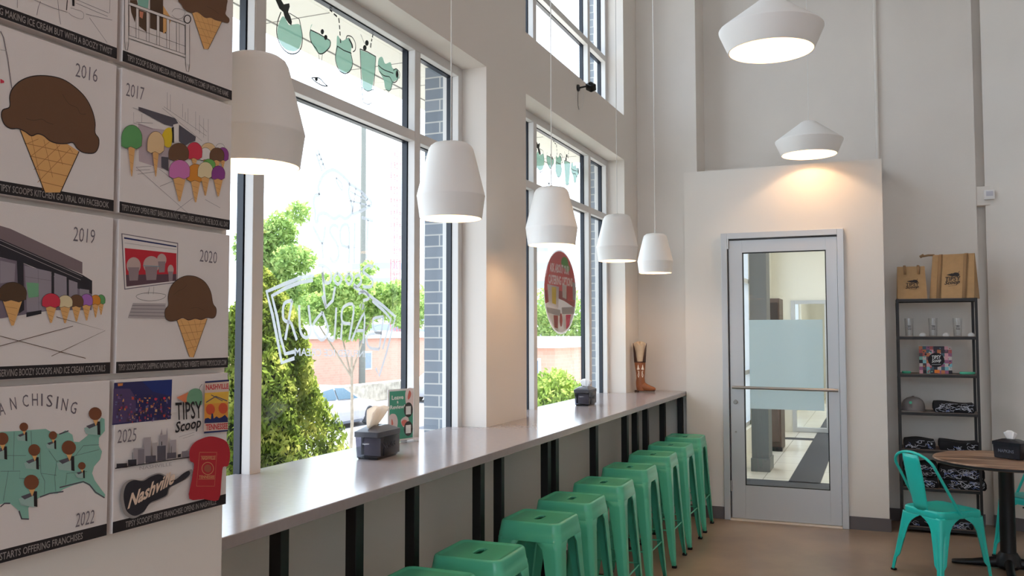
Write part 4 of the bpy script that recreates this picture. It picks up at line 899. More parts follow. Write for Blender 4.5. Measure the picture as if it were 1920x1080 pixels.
def poster(col, row, label, caption, x0=0.04, x1=.96):
    (ya, yb), (za, zb) = COLY[col], ROWZ[row]
    t = thing('wall_poster', label, 'poster', (PX, ya, za), 0, 'printed history posters on the pier')
    mb = MB(); mb.box(-.0245, 0, 0, yb-ya, 0, zb-za, canvas_m, .0015); mb.build('canvas', t, smooth=0)
    inv = tr(-PX, -ya, -za); h = .0235
    a = Art((PX, ya, za), (0, 1, 0), (0, 0, 1)); a.k = 4
    a.poly([(0.0008, .001), (yb-ya-.0008, .001), (yb-ya-.0008, h), (.0008, h)], K_); o = a.build('caption_strip', t); o.matrix_local = inv
    a2 = Art((PX, ya, za), (0, 1, 0), (0, 0, 1)); a2.k = 9; W_ = yb-ya
    a2.text(caption, (W_*x0, .0058), (W_*x1, .0058), (W_*x0, .0185), CAPT, .012); o2 = a2.build('caption_lettering', o)
    art = Art((PX, ya, za), (0, 1, 0), (0, 0, 1)); art.k = 12
    return t, art, inv
def done(t, art, inv): o = art.build('printed_picture', t); o.matrix_local = inv
LW = .0012
def cone(a, cx, cy, rx, ry, cw, bot, m, out=True):
    a.poly([(cx-cw, cy+ry*.45), (cx+cw, cy+ry*.45), (cx+cw*.12, bot), (cx-cw*.12, bot)], WAF)
    for q in (.3, .55, .8): y = cy+ry*.5+(bot-cy-ry*.5)*q; ww = cw*(1-q*.9); a.stroke([(cx-ww, y-6*q), (cx+ww*.6, y+10)], LW*.5, WAFL)
    pts = [(cx+rx*math.cos(t_), cy-ry*math.sin(t_)) for t_ in [PI*i/14 for i in range(15)]]+[(cx-rx, cy+ry*.55), (cx-rx*.55, cy+ry*.75), (cx-rx*.1, cy+ry*.6), (cx+rx*.45, cy+ry*.8), (cx+rx*.95, cy+ry*.55)]
    a.poly(pts, m)
    if out: a.stroke(pts+[pts[0]], LW*.55, K_)
# row 1 left
t, a, inv = poster(0, 0, 'upper left poster with thin line drawing, mostly cut off by the frame', 'IMAGINING MAKING ICE CREAM BUT WITH A BOOZY TWIST')
a.crop(8.727, 0, 0)
for st in ([(1260, 0), (1775, 215)], [(1240, 50), (1760, 270)], [(1800, -60), (1790, 215)], [(1100, 0), (1085, 170)], [(1195, -40), (1195, 100)], [(940, -20), (960, 200), (990, 400)], [(660, 20), (620, 130), (600, 250)], [(560, 0), (860, 130), (1100, 200)], [(280, 0), (280, 130)], [(1400, 230), (1830, 330)], [(1460, 290), (1750, 700)]): a.stroke(st, LW*(1.6 if st[0][0] in (1195, 1100) else .7), MG if st[0][0] > 1195 or st[0][0] < 1000 else K_)
a.curve([(1150, 130), (1220, 150), (1350, 200), (1360, 290), (1310, 310), (1180, 260), (1120, 210)], LW*.5, MG)
a.poly([(1175, -40), (1215, -40), (1215, 100), (1180, 95)], K_); done(t, a, inv)
# row 1 right: cot and cone
t, a, inv = poster(1, 0, 'upper right poster with a cone beside a barred white crib', 'TIPSY SCOOP IS BORN! MELISSA AND HER ROOMMATE COME UP WITH THE NAME')
a.crop(5.683, 200, 0)
a.poly([(245, 0), (320, 0), (330, 40), (300, 240), (260, 130)], BR2); a.poly([(330, -60), (450, -60), (440, 90), (330, 60)], MT); a.poly([(340, 100), (420, 130), (420, 340), (345, 280)], BR2)
a.poly([(460, -40), (600, -30), (600, 60), (640, 200), (630, 360), (580, 340), (460, 300)], BR2); a.poly([(600, 60), (690, 200), (640, 330), (600, 360)], WAF); a.poly([(350, 120), (390, 130), (380, 200), (350, 180)], pm('peach', (206, 130, 100)))
rails = [[(230, 45), (850, 270)], [(230, 400), (850, 610)]]
for sx in (222, 325, 435, 545, 650, 755, 845):
    f = (sx-230)/620; y0, y1 = 45+225*f, 395+215*f; a.poly([(sx-13, y0), (sx+13, y0+9), (sx+13, y1+9), (sx-13, y1)], WHT); a.stroke([(sx-14, y0), (sx-14, y1)], LW*.7, K_); a.stroke([(sx+14, y0+9), (sx+14, y1+9)], LW*.7, K_)
for r_ in rails:
    (x0, y0), (x1, y1) = r_; a.poly([(x0, y0-24), (x1, y1-24), (x1, y1+8), (x0, y0+8)], WHT); a.stroke([(x0, y0-24), (x1, y1-24)], LW*.8, K_); a.stroke([(x0, y0+8), (x1, y1+8)], LW*.8, K_)
a.stroke([(235, 280), (850, 500)], LW*.6, K_)
for px_, y0, y1 in ((208, -90, 460), (858, 255, 690)):
    a.poly([(px_-22, y0), (px_+20, y0+10), (px_+20, y1), (px_-22, y1-8)], WHT); a.stroke([(px_-22, y0), (px_-22, y1-8), (px_-14, y1+70), (px_+10, y1+74), (px_+20, y1), (px_+20, y0+10)], LW, K_)
a.ell(855, 205, 40, 48, K_); a.ell(855, 205, 30, 38, WHT)
a.curve([(690, 130), (720, 95), (790, 100), (830, 130), (800, 190), (740, 200), (690, 160)], LW*.5, K_)
a.poly([(905, 140), (1000, 120), (1225, 225), (1075, 525), (1030, 520)], WAF)
for q in range(4): a.stroke([(935+q*25, 220+q*75), (1200-q*35, 290+q*60)], LW*.6, WAFL); a.stroke([(940+q*60, 150+q*20), (1090+q*10, 480-q*60)], LW*.6, WAFL)
a.stroke([(905, 140), (1030, 520)], LW*.8, K_); a.stroke([(1225, 225), (1075, 525)], LW*.8, K_)
a.smooth([(785, -20), (795, 60), (830, 110), (900, 140), (960, 130), (1040, 190), (1100, 190), (1150, 215), (1230, 235), (1290, 245), (1300, 200), (1260, 150), (1270, 80), (1240, -40)], BR)
a.curve([(1060, 70), (1120, 100), (1190, 150)], LW*.8, BR2); done(t, a, inv)
# row 2 left: 2016
t, a, inv = poster(0, 1, 'poster dated 2016 with one huge chocolate cone', "VIDEOS OF TIPSY SCOOP'S KITCHEN GO VIRAL ON FACEBOOK")
a.crop(2.571, 0, 0)
a.text('2016', (362, 368), (468, 398), (366, 302), MG, -.005)
a.poly([(95, 625), (240, 640), (380, 730), (290, 928), (215, 928)], WAF)
for q in range(4): a.stroke([(118+q*26, 690+q*62), (368-q*22, 745+q*52)], LW, WAFL); a.stroke([(150+q*60, 655+q*18), (290+q*8, 905-q*38) if False else (205+q*48, 915-q*60)], LW*.8, WAFL); a.stroke([(340-q*52, 715-q*15), (180-q*18, 880-q*62)], LW*.8, WAFL)
a.stroke([(95, 625), (215, 928)], LW*1.4, K_); a.stroke([(380, 730), (290, 928)], LW*1.4, K_)
o3 = a.smooth([(45, 465), (60, 425), (100, 388), (160, 367), (230, 366), (300, 382), (360, 420), (410, 470), (442, 530), (457, 590), (457, 640), (475, 670), (472, 712), (450, 738), (400, 735), (370, 715), (350, 688), (320, 692), (280, 692), (240, 680), (210, 655), (180, 645), (150, 655), (120, 635), (85, 620), (50, 620), (20, 600), (5, 560), (12, 530), (45, 515)], BR)
a.outline(o3, LW*1.5, K_); a.curve([(300, 455), (330, 500), (370, 520), (385, 548), (412, 550)], LW, BR2); a.curve([(125, 572), (160, 580), (200, 575), (225, 590), (255, 600)], LW, BR2)
a.stroke([(0, 150), (15, 180), (35, 280), (55, 425)], LW*1.4, MG); a.stroke([(0, 240), (30, 245)], LW, LG); a.poly([(0, 380), (18, 390), (18, 400), (0, 402)], RD); done(t, a, inv)
# row 2 right: 2017
t, a, inv = poster(1, 1, 'poster dated 2017 with many coloured cones outside a shop front', 'TIPSY SCOOP OPENS FIRST BARLOUR IN NYC WITH LINES AROUND THE BLOCK ALL DAY', .02, .98)
a.crop(3.483, 200, 130)
a.text('2017', (124, 172), (240, 204), (130, 86), MG, -.005)
a.poly([(205, 350), (300, 385), (420, 400), (430, 560), (400, 640), (360, 650), (210, 600)], pm('wall_lilac', (188, 172, 178)))
for st in ([(395, 150), (395, 265)], [(415, 165), (415, 272)], [(495, 225), (495, 315)], [(530, 255), (530, 350)], [(512, 280), (512, 335)], [(580, 275), (580, 400)], [(605, 300), (605, 420)], [(632, 320), (632, 445)], [(662, 325), (662, 475)], [(362, 253), (620, 467)], [(372, 244), (650, 435)], [(600, 355), (655, 410)], [(175, 280), (175, 350), (300, 390)], [(168, 250), (210, 265)], [(228, 290), (226, 345)], [(190, 345), (300, 352)], [(190, 640), (540, 950)], [(345, 765), (430, 730)], [(430, 940), (560, 840)], [(640, 850), (740, 905)], [(190, 640), (290, 632)], [(190, 660), (280, 655)], [(200, 685), (310, 670)], [(340, 650), (430, 720)]): a.stroke(st, LW*.55, MG)
a.poly([(205, 245), (225, 250), (445, 320), (465, 352), (430, 375), (375, 360), (205, 268)], SLT); a.poly([(470, 362), (580, 440), (576, 468), (540, 480), (510, 500), (470, 470)], SLT); a.poly([(432, 362), (468, 352), (468, 480), (436, 474)], WHT); a.poly([(422, 380), (436, 375), (438, 480), (424, 480)], K_)
a.smooth([(360, 425), (385, 388), (418, 385), (425, 450), (415, 505), (382, 505), (355, 460)], YL); a.poly([(355, 570), (400, 575), (400, 665), (355, 640)], SLT)
for c in ((660, 525, 48, 45, 20, 640, TN), (738, 515, 30, 30, 12, 620, WHT), (755, 560, 38, 50, 18, 650, PU), (640, 560, 40, 48, 15, 660, WHT), (568, 540, 52, 64, 25, 640, RD), (715, 562, 48, 50, 20, 690, BR), (465, 548, 66, 66, 30, 660, BR), (662, 622, 42, 36, 15, 700, LP and GN2), (575, 685, 58, 66, 34, 868, OR), (638, 665, 50, 60, 30, 825, CR), (722, 682, 44, 52, 33, 830, PU), (468, 662, 68, 70, 45, 862, PK), (155, 452, 68, 88, 24, 700, GR), (312, 488, 56, 82, 22, 700, TN)): cone(a, *c)
done(t, a, inv)
# row 3 left: 2019
t, a, inv = poster(0, 2, 'poster dated 2019 with a dark shop front and a line of cones', 'NEW BARLOUR SERVING BOOZY SCOOPS AND ICE CREAM COCKTAILS')
a.crop(3.177, 0, 380)
a.text('2019', (434, 228), (562, 245), (440, 142), MG, -.005)
a.poly([(-160, 90), (60, 155), (490, 355), (490, 425), (-160, 170)], pm('roof_taupe', (124, 108, 112))); a.poly([(-160, 300), (100, 345), (548, 540), (545, 640), (310, 640), (0, 690), (-160, 720)], pm('wall_mauve', (120, 108, 122)))
a.poly([(-160, 160), (0, 215), (490, 430), (548, 465), (548, 545), (470, 515), (300, 425), (120, 352), (-160, 290)], DRK)
for st in ([(-100, 180), (490, 440)], [(-100, 205), (480, 460)]): a.stroke(st, LW*.7, LG)
for w_ in ([(145, 375), (305, 412), (305, 640), (160, 650)], [(322, 418), (395, 443), (398, 600), (322, 620)], [(408, 458), (460, 476), (460, 560), (410, 582)], [(472, 512), (530, 520), (530, 560), (474, 560)], [(0, 345), (90, 365), (85, 470), (0, 480)]): a.poly(w_, pm('window_grey', (150, 142, 152)))
a.stroke([(145, 440), (305, 465)], LW*.5, MG); a.stroke([(225, 400), (230, 640)], LW*.5, MG)
for w_ in ([(98, 335), (138, 345), (142, 640), (112, 660)], [(305, 405), (320, 410), (320, 620), (306, 625)], [(395, 440), (408, 445), (408, 590), (397, 600)], [(155, 655), (245, 640), (245, 662), (155, 682)]): a.poly(w_, DRK)
a.poly([(155, 475), (228, 480), (228, 560), (168, 567)], pm('poster_green', (116, 170, 132)))
for c in ((600, 580, 25, 32, 18, 668, GR), (567, 583, 30, 34, 20, 684, OR), (513, 583, 37, 40, 28, 702, LP), (452, 590, 42, 42, 30, 708, BR), (384, 593, 45, 42, 34, 718, CR), (300, 588, 54, 48, 36, 716, RD), (70, 540, 84, 66, 62, 732, BR2)): cone(a, *c)
for st in ([(-100, 880), (430, 735)], [(-60, 780), (505, 927)], [(330, 680), (622, 762), (302, 914)]): a.stroke(st, LW*.9, BR2)
done(t, a, inv)
# row 3 right: 2020
t, a, inv = poster(1, 2, 'poster dated 2020 with a chocolate cone in front of a computer', 'TIPSY SCOOP STARTS SHIPPING NATIONWIDE ON THEIR WEBSITE WWW.TIPSYSCOOP.COM', .02, .98)
a.crop(3.177, 0, 380)
a.text('2020', (1188, 350), (1290, 364), (1192, 278), MG, -.005)
a.poly([(722, 182), (1060, 240), (1056, 476), (740, 518)], MG); a.poly([(728, 188), (1055, 245), (1052, 472), (745, 512)], WHT); a.poly([(738, 205), (1050, 258), (1050, 266), (738, 215)], NV)
a.poly([(742, 270), (1050, 302), (1050, 465), (752, 500)], pm('screen_red', (190, 36, 52))); a.poly([(748, 430), (1050, 425), (1050, 465), (752, 500)], pm('screen_dusk', (92, 66, 76)))
for cx, cy, rx, ry in ((795, 375, 42, 50), (900, 370, 48, 52), (962, 340, 28, 36), (1015, 400, 18, 30)): a.ell(cx, cy, rx, ry, pm('cup_pale', (190, 166, 160))); a.poly([(cx-rx*.8, cy+10), (cx+rx*.8, cy+10), (cx+rx*.6, cy+ry+38), (cx-rx*.6, cy+ry+40)], pm('cup_grey', (146, 128, 132)))
a.stroke([(850, 375), (950, 380)], LW, pm('cup_teal', (90, 150, 170))); a.stroke([(740, 240), (1050, 280)], LW*.4, MG)
a.poly([(888, 503), (915, 500), (912, 545), (882, 545)], WHT); a.stroke([(888, 503), (882, 545)], LW*.5, K_); a.stroke([(915, 500), (912, 545)], LW*.5, K_)
a.curve([(810, 555), (850, 540), (920, 538), (985, 550), (960, 575), (890, 585), (830, 575)], LW*.6, K_, close=True)
a.poly([(790, 598), (985, 600), (985, 692), (760, 686)], LG)
for q in range(4): a.stroke([(785-q*6, 612+q*20), (980, 614+q*21)], LW*.9, MG)
a.poly([(1048, 690), (1232, 690), (1150, 922), (1125, 918)], WAF)
for q in range(4): a.stroke([(1060+q*18, 735+q*45), (1222-q*18, 720+q*45)], LW*.7, WAFL); a.stroke([(1075+q*40, 700), (1160+q*8, 890-q*50)], LW*.7, WAFL)
a.stroke([(1048, 690), (1125, 918)], LW*.9, K_); a.stroke([(1232, 690), (1150, 922)], LW*.9, K_)
o3 = a.smooth([(978, 655), (985, 630), (1000, 610), (998, 560), (1012, 505), (1045, 465), (1090, 440), (1130, 435), (1175, 445), (1220, 475), (1252, 530), (1266, 600), (1285, 630), (1283, 670), (1265, 688), (1230, 685), (1195, 697), (1160, 690), (1120, 700), (1085, 685), (1050, 700), (1010, 706), (985, 690)], BR); a.outline(o3, LW, K_)
a.curve([(1030, 550), (1060, 525), (1085, 515), (1110, 490)], LW*.8, BR2); a.curve([(1135, 630), (1170, 625), (1215, 642)], LW*.8, BR2); done(t, a, inv)
# row 4 left: franchising
t, a, inv = poster(0, 3, 'poster dated 2022 with a mint map dotted with brown cones', 'TIPSY SCOOP STARTS OFFERING FRANCHISES', .04, .82)
a.crop(2.7, 0, 680)
for ch, cx, cy, an in (('F', -92, 275, -.35), ('R', -45, 255, -.28), ('A', 8, 235, -.2), ('N', 66, 207, -.14), ('C', 128, 193, -.08), ('H', 176, 187, -.02), ('I', 211, 188, 0), ('S', 250, 193, .06), ('I', 289, 202, .1), ('N', 326, 212, .14), ('G', 372, 228, .2)):
    hw, hh = (4 if ch == 'I' else 15), 31; c_, s_ = math.cos(an), math.sin(an); f = lambda x, y: (cx+x*c_-y*s_, cy+x*s_+y*c_)
    a.text(ch, f(-hw, hh), f(hw, hh), f(-hw, -hh), MG, .0)
mp_ = [(-180, 350), (0, 350), (100, 345), (230, 335), (260, 352), (300, 362), (330, 342), (365, 365), (372, 400), (400, 402), (440, 370), (470, 330), (500, 300), (512, 278), (528, 285), (530, 345), (500, 380), (498, 420), (515, 450), (505, 490), (475, 525), (465, 560), (478, 595), (510, 640), (531, 668), (528, 686), (480, 660), (452, 622), (420, 607), (370, 620), (320, 640), (290, 663), (250, 663), (200, 682), (165, 705), (142, 735), (145, 792), (105, 790), (95, 750), (50, 713), (20, 712), (-180, 760)]
a.poly(mp_, MT)
for st in ([(300, 632), (420, 602), (452, 618), (482, 655), (528, 684)], [(0, 730), (22, 712), (50, 712)], [(95, 750), (108, 790), (145, 792)], [(200, 680), (250, 662), (320, 652)], [(298, 362), (345, 345)]): a.stroke(st, LW*2, SLT)
for st in ([(70, 350), (66, 545)], [(155, 345), (160, 440)], [(0, 470), (130, 470)], [(0, 550), (100, 548), (95, 585), (200, 590)], [(40, 548), (15, 700)], [(200, 440), (205, 560), (285, 570)], [(205, 560), (225, 600), (222, 665)], [(285, 500), (275, 580), (280, 650)], [(285, 500), (380, 470), (500, 440)], [(330, 620), (335, 560), (440, 550)], [(380, 470), (420, 420), (500, 415)], [(245, 445), (285, 500)], [(130, 520), (200, 520)]): a.stroke(st, LW*.5, SLT)
for cx, cy, r_ in ((118, 325, 22), (265, 368, 21), (170, 442, 30), (345, 430, 36), (155, 605, 38), (478, 258, 33), (410, 522, 19), (6, 385, 32)):
    a.poly([(cx-r_*1.7, cy+r_*2.2), (cx+r_*.3, cy+r_*1.6), (cx+r_*.4, cy+r_*3.3), (cx-r_*1.4, cy+r_*3.1)], pm('map_house', (156, 186, 178))); a.poly([(cx-r_*1.4, cy+r_*1.9), (cx+r_*.5, cy+r_*1.2), (cx+r_*.7, cy+r_*1.6), (cx-r_*.9, cy+r_*2.3)], SLT); a.poly([(cx+r_*.3, cy+r_*1.2), (cx+r_*.75, cy+r_*1.2), (cx+r_*.8, cy+r_*3.3), (cx+r_*.35, cy+r_*3.2)], K_); a.poly([(cx-r_*.5, cy+r_*.6), (cx+r_*.6, cy+r_*.6), (cx+r_*.1, cy+r_*1.9)], WAF); a.ell(cx, cy, r_, r_, pm('pin_brown', (122, 72, 46)), 18)
a.text('2022', (376, 834), (470, 812), (384, 762), MG, -.005); done(t, a, inv)
# row 4 right: 2025
t, a, inv = poster(1, 3, 'poster dated 2025 with a skyline, a guitar and a red shirt', "TIPSY SCOOP'S FIRST FRANCHISE OPENS IN NASHVILLE", .10, .90)
a.crop(3.483, 200, 700)
a.poly([(48, 62), (427, 40), (418, 298), (35, 338)], pm('night_blue', (44, 42, 92))); rr = random.Random(11)
a.poly([(230, 52), (427, 41), (422, 150), (300, 120)], pm('night_sky', (30, 48, 116))); a.poly([(44, 100), (150, 100), (190, 160), (190, 310), (36, 330)], pm('night_plum', (84, 66, 108)))
nc = [pm('neon_%d' % i, c) for i, c in enumerate(((190, 70, 60), (206, 130, 70), (120, 90, 140), (150, 60, 90), (206, 160, 120), (80, 60, 80), (60, 50, 60), (110, 110, 150)))]
for q in range(150):
    f = rr.random(); x = 46+f*365; y = rr.uniform(130+20*f, 322-28*f); w_, h_ = rr.uniform(4, 15), rr.uniform(4, 18); a.poly([(x, y), (x+w_, y-1), (x+w_, y+h_), (x, y+h_)] if x+w_ < 416 else [(x-w_, y), (x, y-1), (x, y+h_), (x-w_, y+h_)], rr.choice(nc))
a.poly([(60, 66), (95, 64), (92, 80), (62, 84)], nc[1]); a.ell(308, 168, 9, 9, RD, 10); a.ell(365, 162, 9, 9, RD, 10)
a.text('2025', (57, 457), (180, 442), (62, 368), MG, -.005)
a.poly([(445, 157), (522, 122), (512, 200)], pm('logo_orange', (220, 130, 90))); a.smooth([(510, 180), (525, 120), (565, 98), (605, 112), (614, 160), (608, 205), (570, 205), (535, 198)], pm('logo_mint', (112, 160, 128))); a.stroke([(592, 110), (598, 88), (612, 70)], LW, K_)
a.text('TIPSY', (440, 308), (612, 292), (436, 190), K_, .01); a.text('Scoop', (436, 412), (606, 372), (434, 318), K_, .02, .2); a.stroke([(460, 415), (560, 385)], LW*.4, MG); a.stroke([(485, 425), (560, 400)], LW*.4, MG)
a.poly([(630, 52), (788, 40), (780, 378), (622, 392)], pm('card_cream', (214, 190, 176))); a.poly([(630, 52), (788, 40), (787, 52), (630, 64)], NV); a.text('NASHVILLE', (636, 110), (784, 100), (636, 74), pm('sign_red', (196, 60, 66)), .03)
a.poly([(628, 128), (785, 118), (780, 200), (626, 210)], pm('card_yellow', (226, 180, 70))); a.poly([(626, 200), (780, 190), (779, 300), (626, 312)], pm('card_orange', (222, 150, 60))); a.ell(665, 235, 30, 36, pm('sun_red', (206, 84, 50)), 16); a.ell(748, 228, 30, 36, pm('sun_red', (206, 84, 50)), 16); a.stroke([(636, 190), (700, 150), (775, 180)], LW*2, SLT); a.stroke([(670, 140), (745, 180)], LW*1.5, SLT)
a.poly([(626, 312), (630, 295), (650, 290), (668, 300), (672, 262), (682, 262), (686, 295), (705, 280), (722, 292), (740, 285), (760, 270), (779, 292), (779, 318), (626, 326)], NV); a.text('TENNESSEE', (634, 372), (778, 362), (634, 332), pm('sign_red', (196, 60, 66)), .03); a.poly([(624, 380), (780, 368), (780, 378), (622, 392)], NV)
BL_, BM_ = pm('sky_grey', (128, 122, 130)), pm('sky_light', (166, 158, 162))
for x0, x1, y0, y1, m_ in ((165, 225, 485, 590, BM_), (228, 275, 415, 575, BM_), (285, 318, 450, 565, LG), (335, 385, 400, 560, BM_), (400, 440, 432, 545, BM_), (190, 232, 492, 590, BL_), (240, 308, 535, 580, SLT), (316, 372, 470, 566, SLT), (380, 440, 515, 552, SLT), (478, 540, 505, 545, BL_), (125, 180, 560, 598, DRK), (50, 120, 585, 614, DRK), (450, 470, 525, 545, DRK)): a.poly([(x0, y0+4), (x1, y0), (x1, y1), (x0, y1+5)], m_)
a.poly([(335, 402), (345, 360), (350, 400), (374, 398), (380, 352), (385, 400)], BM_); a.stroke([(345, 445), (345, 470)], LW*2, K_); a.stroke([(410, 475), (408, 520)], LW, K_); a.stroke([(153, 515), (155, 565)], LW, K_); a.stroke([(40, 620), (535, 545)], LW*1.6, K_)
a.text('NASHVILLE', (200, 630), (410, 602), (199, 608), LG, .0)
g = [(95, 860), (88, 790), (108, 725), (155, 695), (220, 700), (270, 672), (325, 655), (370, 672), (395, 700), (440, 690), (490, 650), (528, 632), (536, 655), (500, 690), (440, 722), (395, 748), (378, 795), (320, 825), (265, 850), (225, 905), (165, 935), (115, 910)]
o3 = a.smooth(g, LG, 4, raw=True); cg = sum(o3, Vector())/len(o3); a.poly([cg+(p-cg)*1.06 for p in o3], pm('guitar_edge', (150, 144, 142)), True); a.poly([cg+(p-cg)*.97 for p in o3], DRK, True)
a.text('Nashville', (120, 888), (425, 716), (132, 790), pm('script_cream', (226, 200, 178)), .03, .25)
a.smooth([(527, 500), (560, 450), (600, 428), (650, 412), (700, 415), (760, 438), (785, 480), (792, 540), (778, 605), (745, 612), (735, 700), (716, 826), (620, 820), (525, 818), (540, 700), (556, 590), (530, 572)], SHR, 3)
for st in ([(592, 515), (705, 515), (690, 735), (572, 735), (592, 515)], [(600, 540), (698, 540)], [(585, 690), (690, 690)]): a.stroke(st, LW*.7, GLD)
a.text('NASHVILLE', (605, 565), (695, 562), (606, 540), GLD, .02); a.ell(645, 620, 40, 42, GLD, 20); a.ell(645, 620, 36, 38, SHR, 20); a.ell(645, 620, 24, 26, pm('gold_dim', (160, 84, 66)), 16); a.text('TENNESSEE', (588, 685), (690, 685), (588, 665), GLD, .02); done(t, a, inv)

# ================================================================ OUTSIDE
ground_m = mat('parking_concrete', (150, 148, 146), .9, noise=.08, scale=1.5); asph = mat('road_asphalt', (112, 113, 118), .9, noise=.08, scale=2); grassm = mat('verge_grass', (124, 146, 84), .95, noise=.2, scale=6)
mb = MB(); mb.face([(-3.6, -30, -.15), (-2.446, -30, -.15), (-2.446, 60, -.15), (-3.6, 60, -.15)], ground_m); mb.face([(-9, -30, -1.2), (-3.6, -30, -.15), (-3.6, 60, -.15), (-9, 60, -1.2)], ground_m); mb.face([(-12, -30, -1.6), (-9, -30, -1.2), (-9, 60, -1.2), (-12, 60, -1.6)], ground_m)
mb.face([(-40, -30, -1.6), (-12, -30, -1.6), (-12, 140, -1.6), (-40, 140, -1.6)], asph); mb.face([(-300, -60, -1.9), (-40, -60, -1.6), (-40, 240, -1.6), (-300, 240, -1.9)], ground_m); mb.face([(-12, 60, -1.6), (-2.4, 60, -.15), (60, 240, -.15), (-40, 240, -1.6)], ground_m); tag(mb.build('ground_outside', smooth=0), kind='structure')
def leafmat(name, c1, c2, c3):
    M = bpy.data.materials.new(name); M.use_nodes = True; n = M.node_tree.nodes; l = M.node_tree.links; n.clear()
    o = n.new('ShaderNodeOutputMaterial'); mx = n.new('ShaderNodeMixShader'); d = n.new('ShaderNodeBsdfDiffuse'); t_ = n.new('ShaderNodeBsdfTranslucent'); mx.inputs[0].default_value = .42
    tc = n.new('ShaderNodeTexCoord'); no = n.new('ShaderNodeTexNoise'); no.inputs['Scale'].default_value = 7; no.inputs['Detail'].default_value = 8; l.new(tc.outputs['Object'], no.inputs['Vector'])
    r = n.new('ShaderNodeValToRGB'); l.new(no.outputs['Fac'], r.inputs[0]); e = r.color_ramp.elements; e[0].position = .3; e[0].color = lin(c1); e[1].position = .7; e[1].color = lin(c3); q = e.new(.5); q.color = lin(c2)
    l.new(r.outputs[0], d.inputs[0]); l.new(r.outputs[0], t_.inputs[0]); l.new(d.outputs[0], mx.inputs[1]); l.new(t_.outputs[0], mx.inputs[2]); l.new(mx.outputs[0], o.inputs[0]); return M
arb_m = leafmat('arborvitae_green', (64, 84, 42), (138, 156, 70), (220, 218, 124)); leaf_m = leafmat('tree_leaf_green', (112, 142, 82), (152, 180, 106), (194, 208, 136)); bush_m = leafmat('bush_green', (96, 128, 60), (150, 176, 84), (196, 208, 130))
bark = mat('bark', (156, 144, 130), .9, noise=.2, scale=12)
def leaves(name, m, pts_fn, n, size, seed, parent=None, up=.5):
    rr = random.Random(seed); V = []; Fc = []
    for i in range(n):
        c, nrm = pts_fn(rr); s_ = size*rr.uniform(.55, 1.3)
        d = Vector((rr.gauss(0, 1), rr.gauss(0, 1), rr.gauss(0, 1)+up)).normalized(); e = d.cross(Vector((rr.gauss(0, 1), rr.gauss(0, 1), rr.gauss(0, 1)))).normalized()
        b = len(V); V += [c-d*s_, c+e*s_*.42, c+d*s_, c-e*s_*.42]; Fc.append((b, b+1, b+2, b+3))
    me = bpy.data.meshes.new(name); me.from_pydata(V, [], Fc); me.materials.append(m); o = bpy.data.objects.new(name, me); C.objects.link(o); o.parent = parent; return o
def arborvitae(label, x, y, zb_, h, r, seed, n=15000):
    t = thing('arborvitae', label, 'shrub', (x, y, zb_), 0, 'conical evergreen shrubs by the pavement')
    def f(rr):
        q = rr.random()**.8; a = rr.uniform(0, 2*PI); R_ = r*(1-q**2.2)**.75*(.9+.10*math.sin(6*a+9*q)+.12*math.sin(3*a-14*q)); k = rr.uniform(.72, 1.0)
        return Vector((math.cos(a)*R_*k, math.sin(a)*R_*k, .05+q*h)), None
    leaves('foliage', arb_m, f, n, .027, seed, t, 1.2)
    mb = MB(); mb.tube([(0, 0, 0), (0, 0, h*.8)], [.05, .015], bark); 
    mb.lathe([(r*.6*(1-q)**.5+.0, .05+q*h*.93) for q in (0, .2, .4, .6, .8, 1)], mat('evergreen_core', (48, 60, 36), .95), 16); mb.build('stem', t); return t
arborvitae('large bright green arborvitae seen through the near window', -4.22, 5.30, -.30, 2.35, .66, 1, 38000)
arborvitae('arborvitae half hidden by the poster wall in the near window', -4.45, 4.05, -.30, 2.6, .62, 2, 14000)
def tree(label, x, y, zb_, trunk, crowns, seed, n, size=.10, m=leaf_m):
    t = thing('street_tree', label, 'tree', (x, y, zb_), 0)
    mb = MB(); mb.tube([(0, 0, 0), (.05, 0, trunk*.5), (0, .05, trunk)], [.035, .028, .022], bark)
    for cx, cy, cz, rx, rz in (crowns if len(crowns) < 5 else crowns[2:8:2]): mb.tube([(0, .03, trunk*.85), (cx*.5, cy*.5, (trunk+cz)*.5), (cx, cy, cz)], [.018, .012, .006], bark)
    mb.build('trunk', t)
    tot = sum(c[3]**2*c[4] for c in crowns)
    def f(rr):
        u = rr.uniform(0, tot)
        for c in crowns:
            u -= c[3]**2*c[4]
            if u <= 0: break
        d = Vector((rr.gauss(0, 1), rr.gauss(0, 1), rr.gauss(0, 1))).normalized()*rr.uniform(.45, 1)
        return Vector((c[0]+d.x*c[3], c[1]+d.y*c[3], c[2]+d.z*c[4])), None
    leaves('foliage', m, f, n, size, seed, t, 0); return t
CR_ = [((u-657)/106*.923-e*.385, (u-657)/106*.385+e*.923, (622-v)/106+2.734, a/106, b/106) for u, v, a, b, e in ((520, 430, 34, 42, .2), (566, 402, 24, 24, -.3), (500, 500, 42, 36, .3), (556, 488, 42, 30, -.2), (604, 532, 46, 26, .4), (662, 542, 50, 32, -.4), (712, 562, 40, 36, .3), (650, 604, 46, 36, .2), (600, 580, 40, 32, -.3), (690, 500, 18, 16, .1), (742, 548, 26, 26, .1), (530, 545, 46, 40, .0), (470, 460, 40, 60, .2))]
tree('leafy young tree standing between the arborvitae and the parked car', -8.6, 13.2, -1.1, 2.3, CR_, 3, 17000, .056)
tree('distant green tree behind the brick office in the further window', -15, 42, -1.6, 3, [(0, 0, 4.2, 1.6, 1.6), (1.5, 1, 3.2, 1.4, 1.3), (-1.4, .5, 3.4, 1.3, 1.2)], 5, 4000, .16)
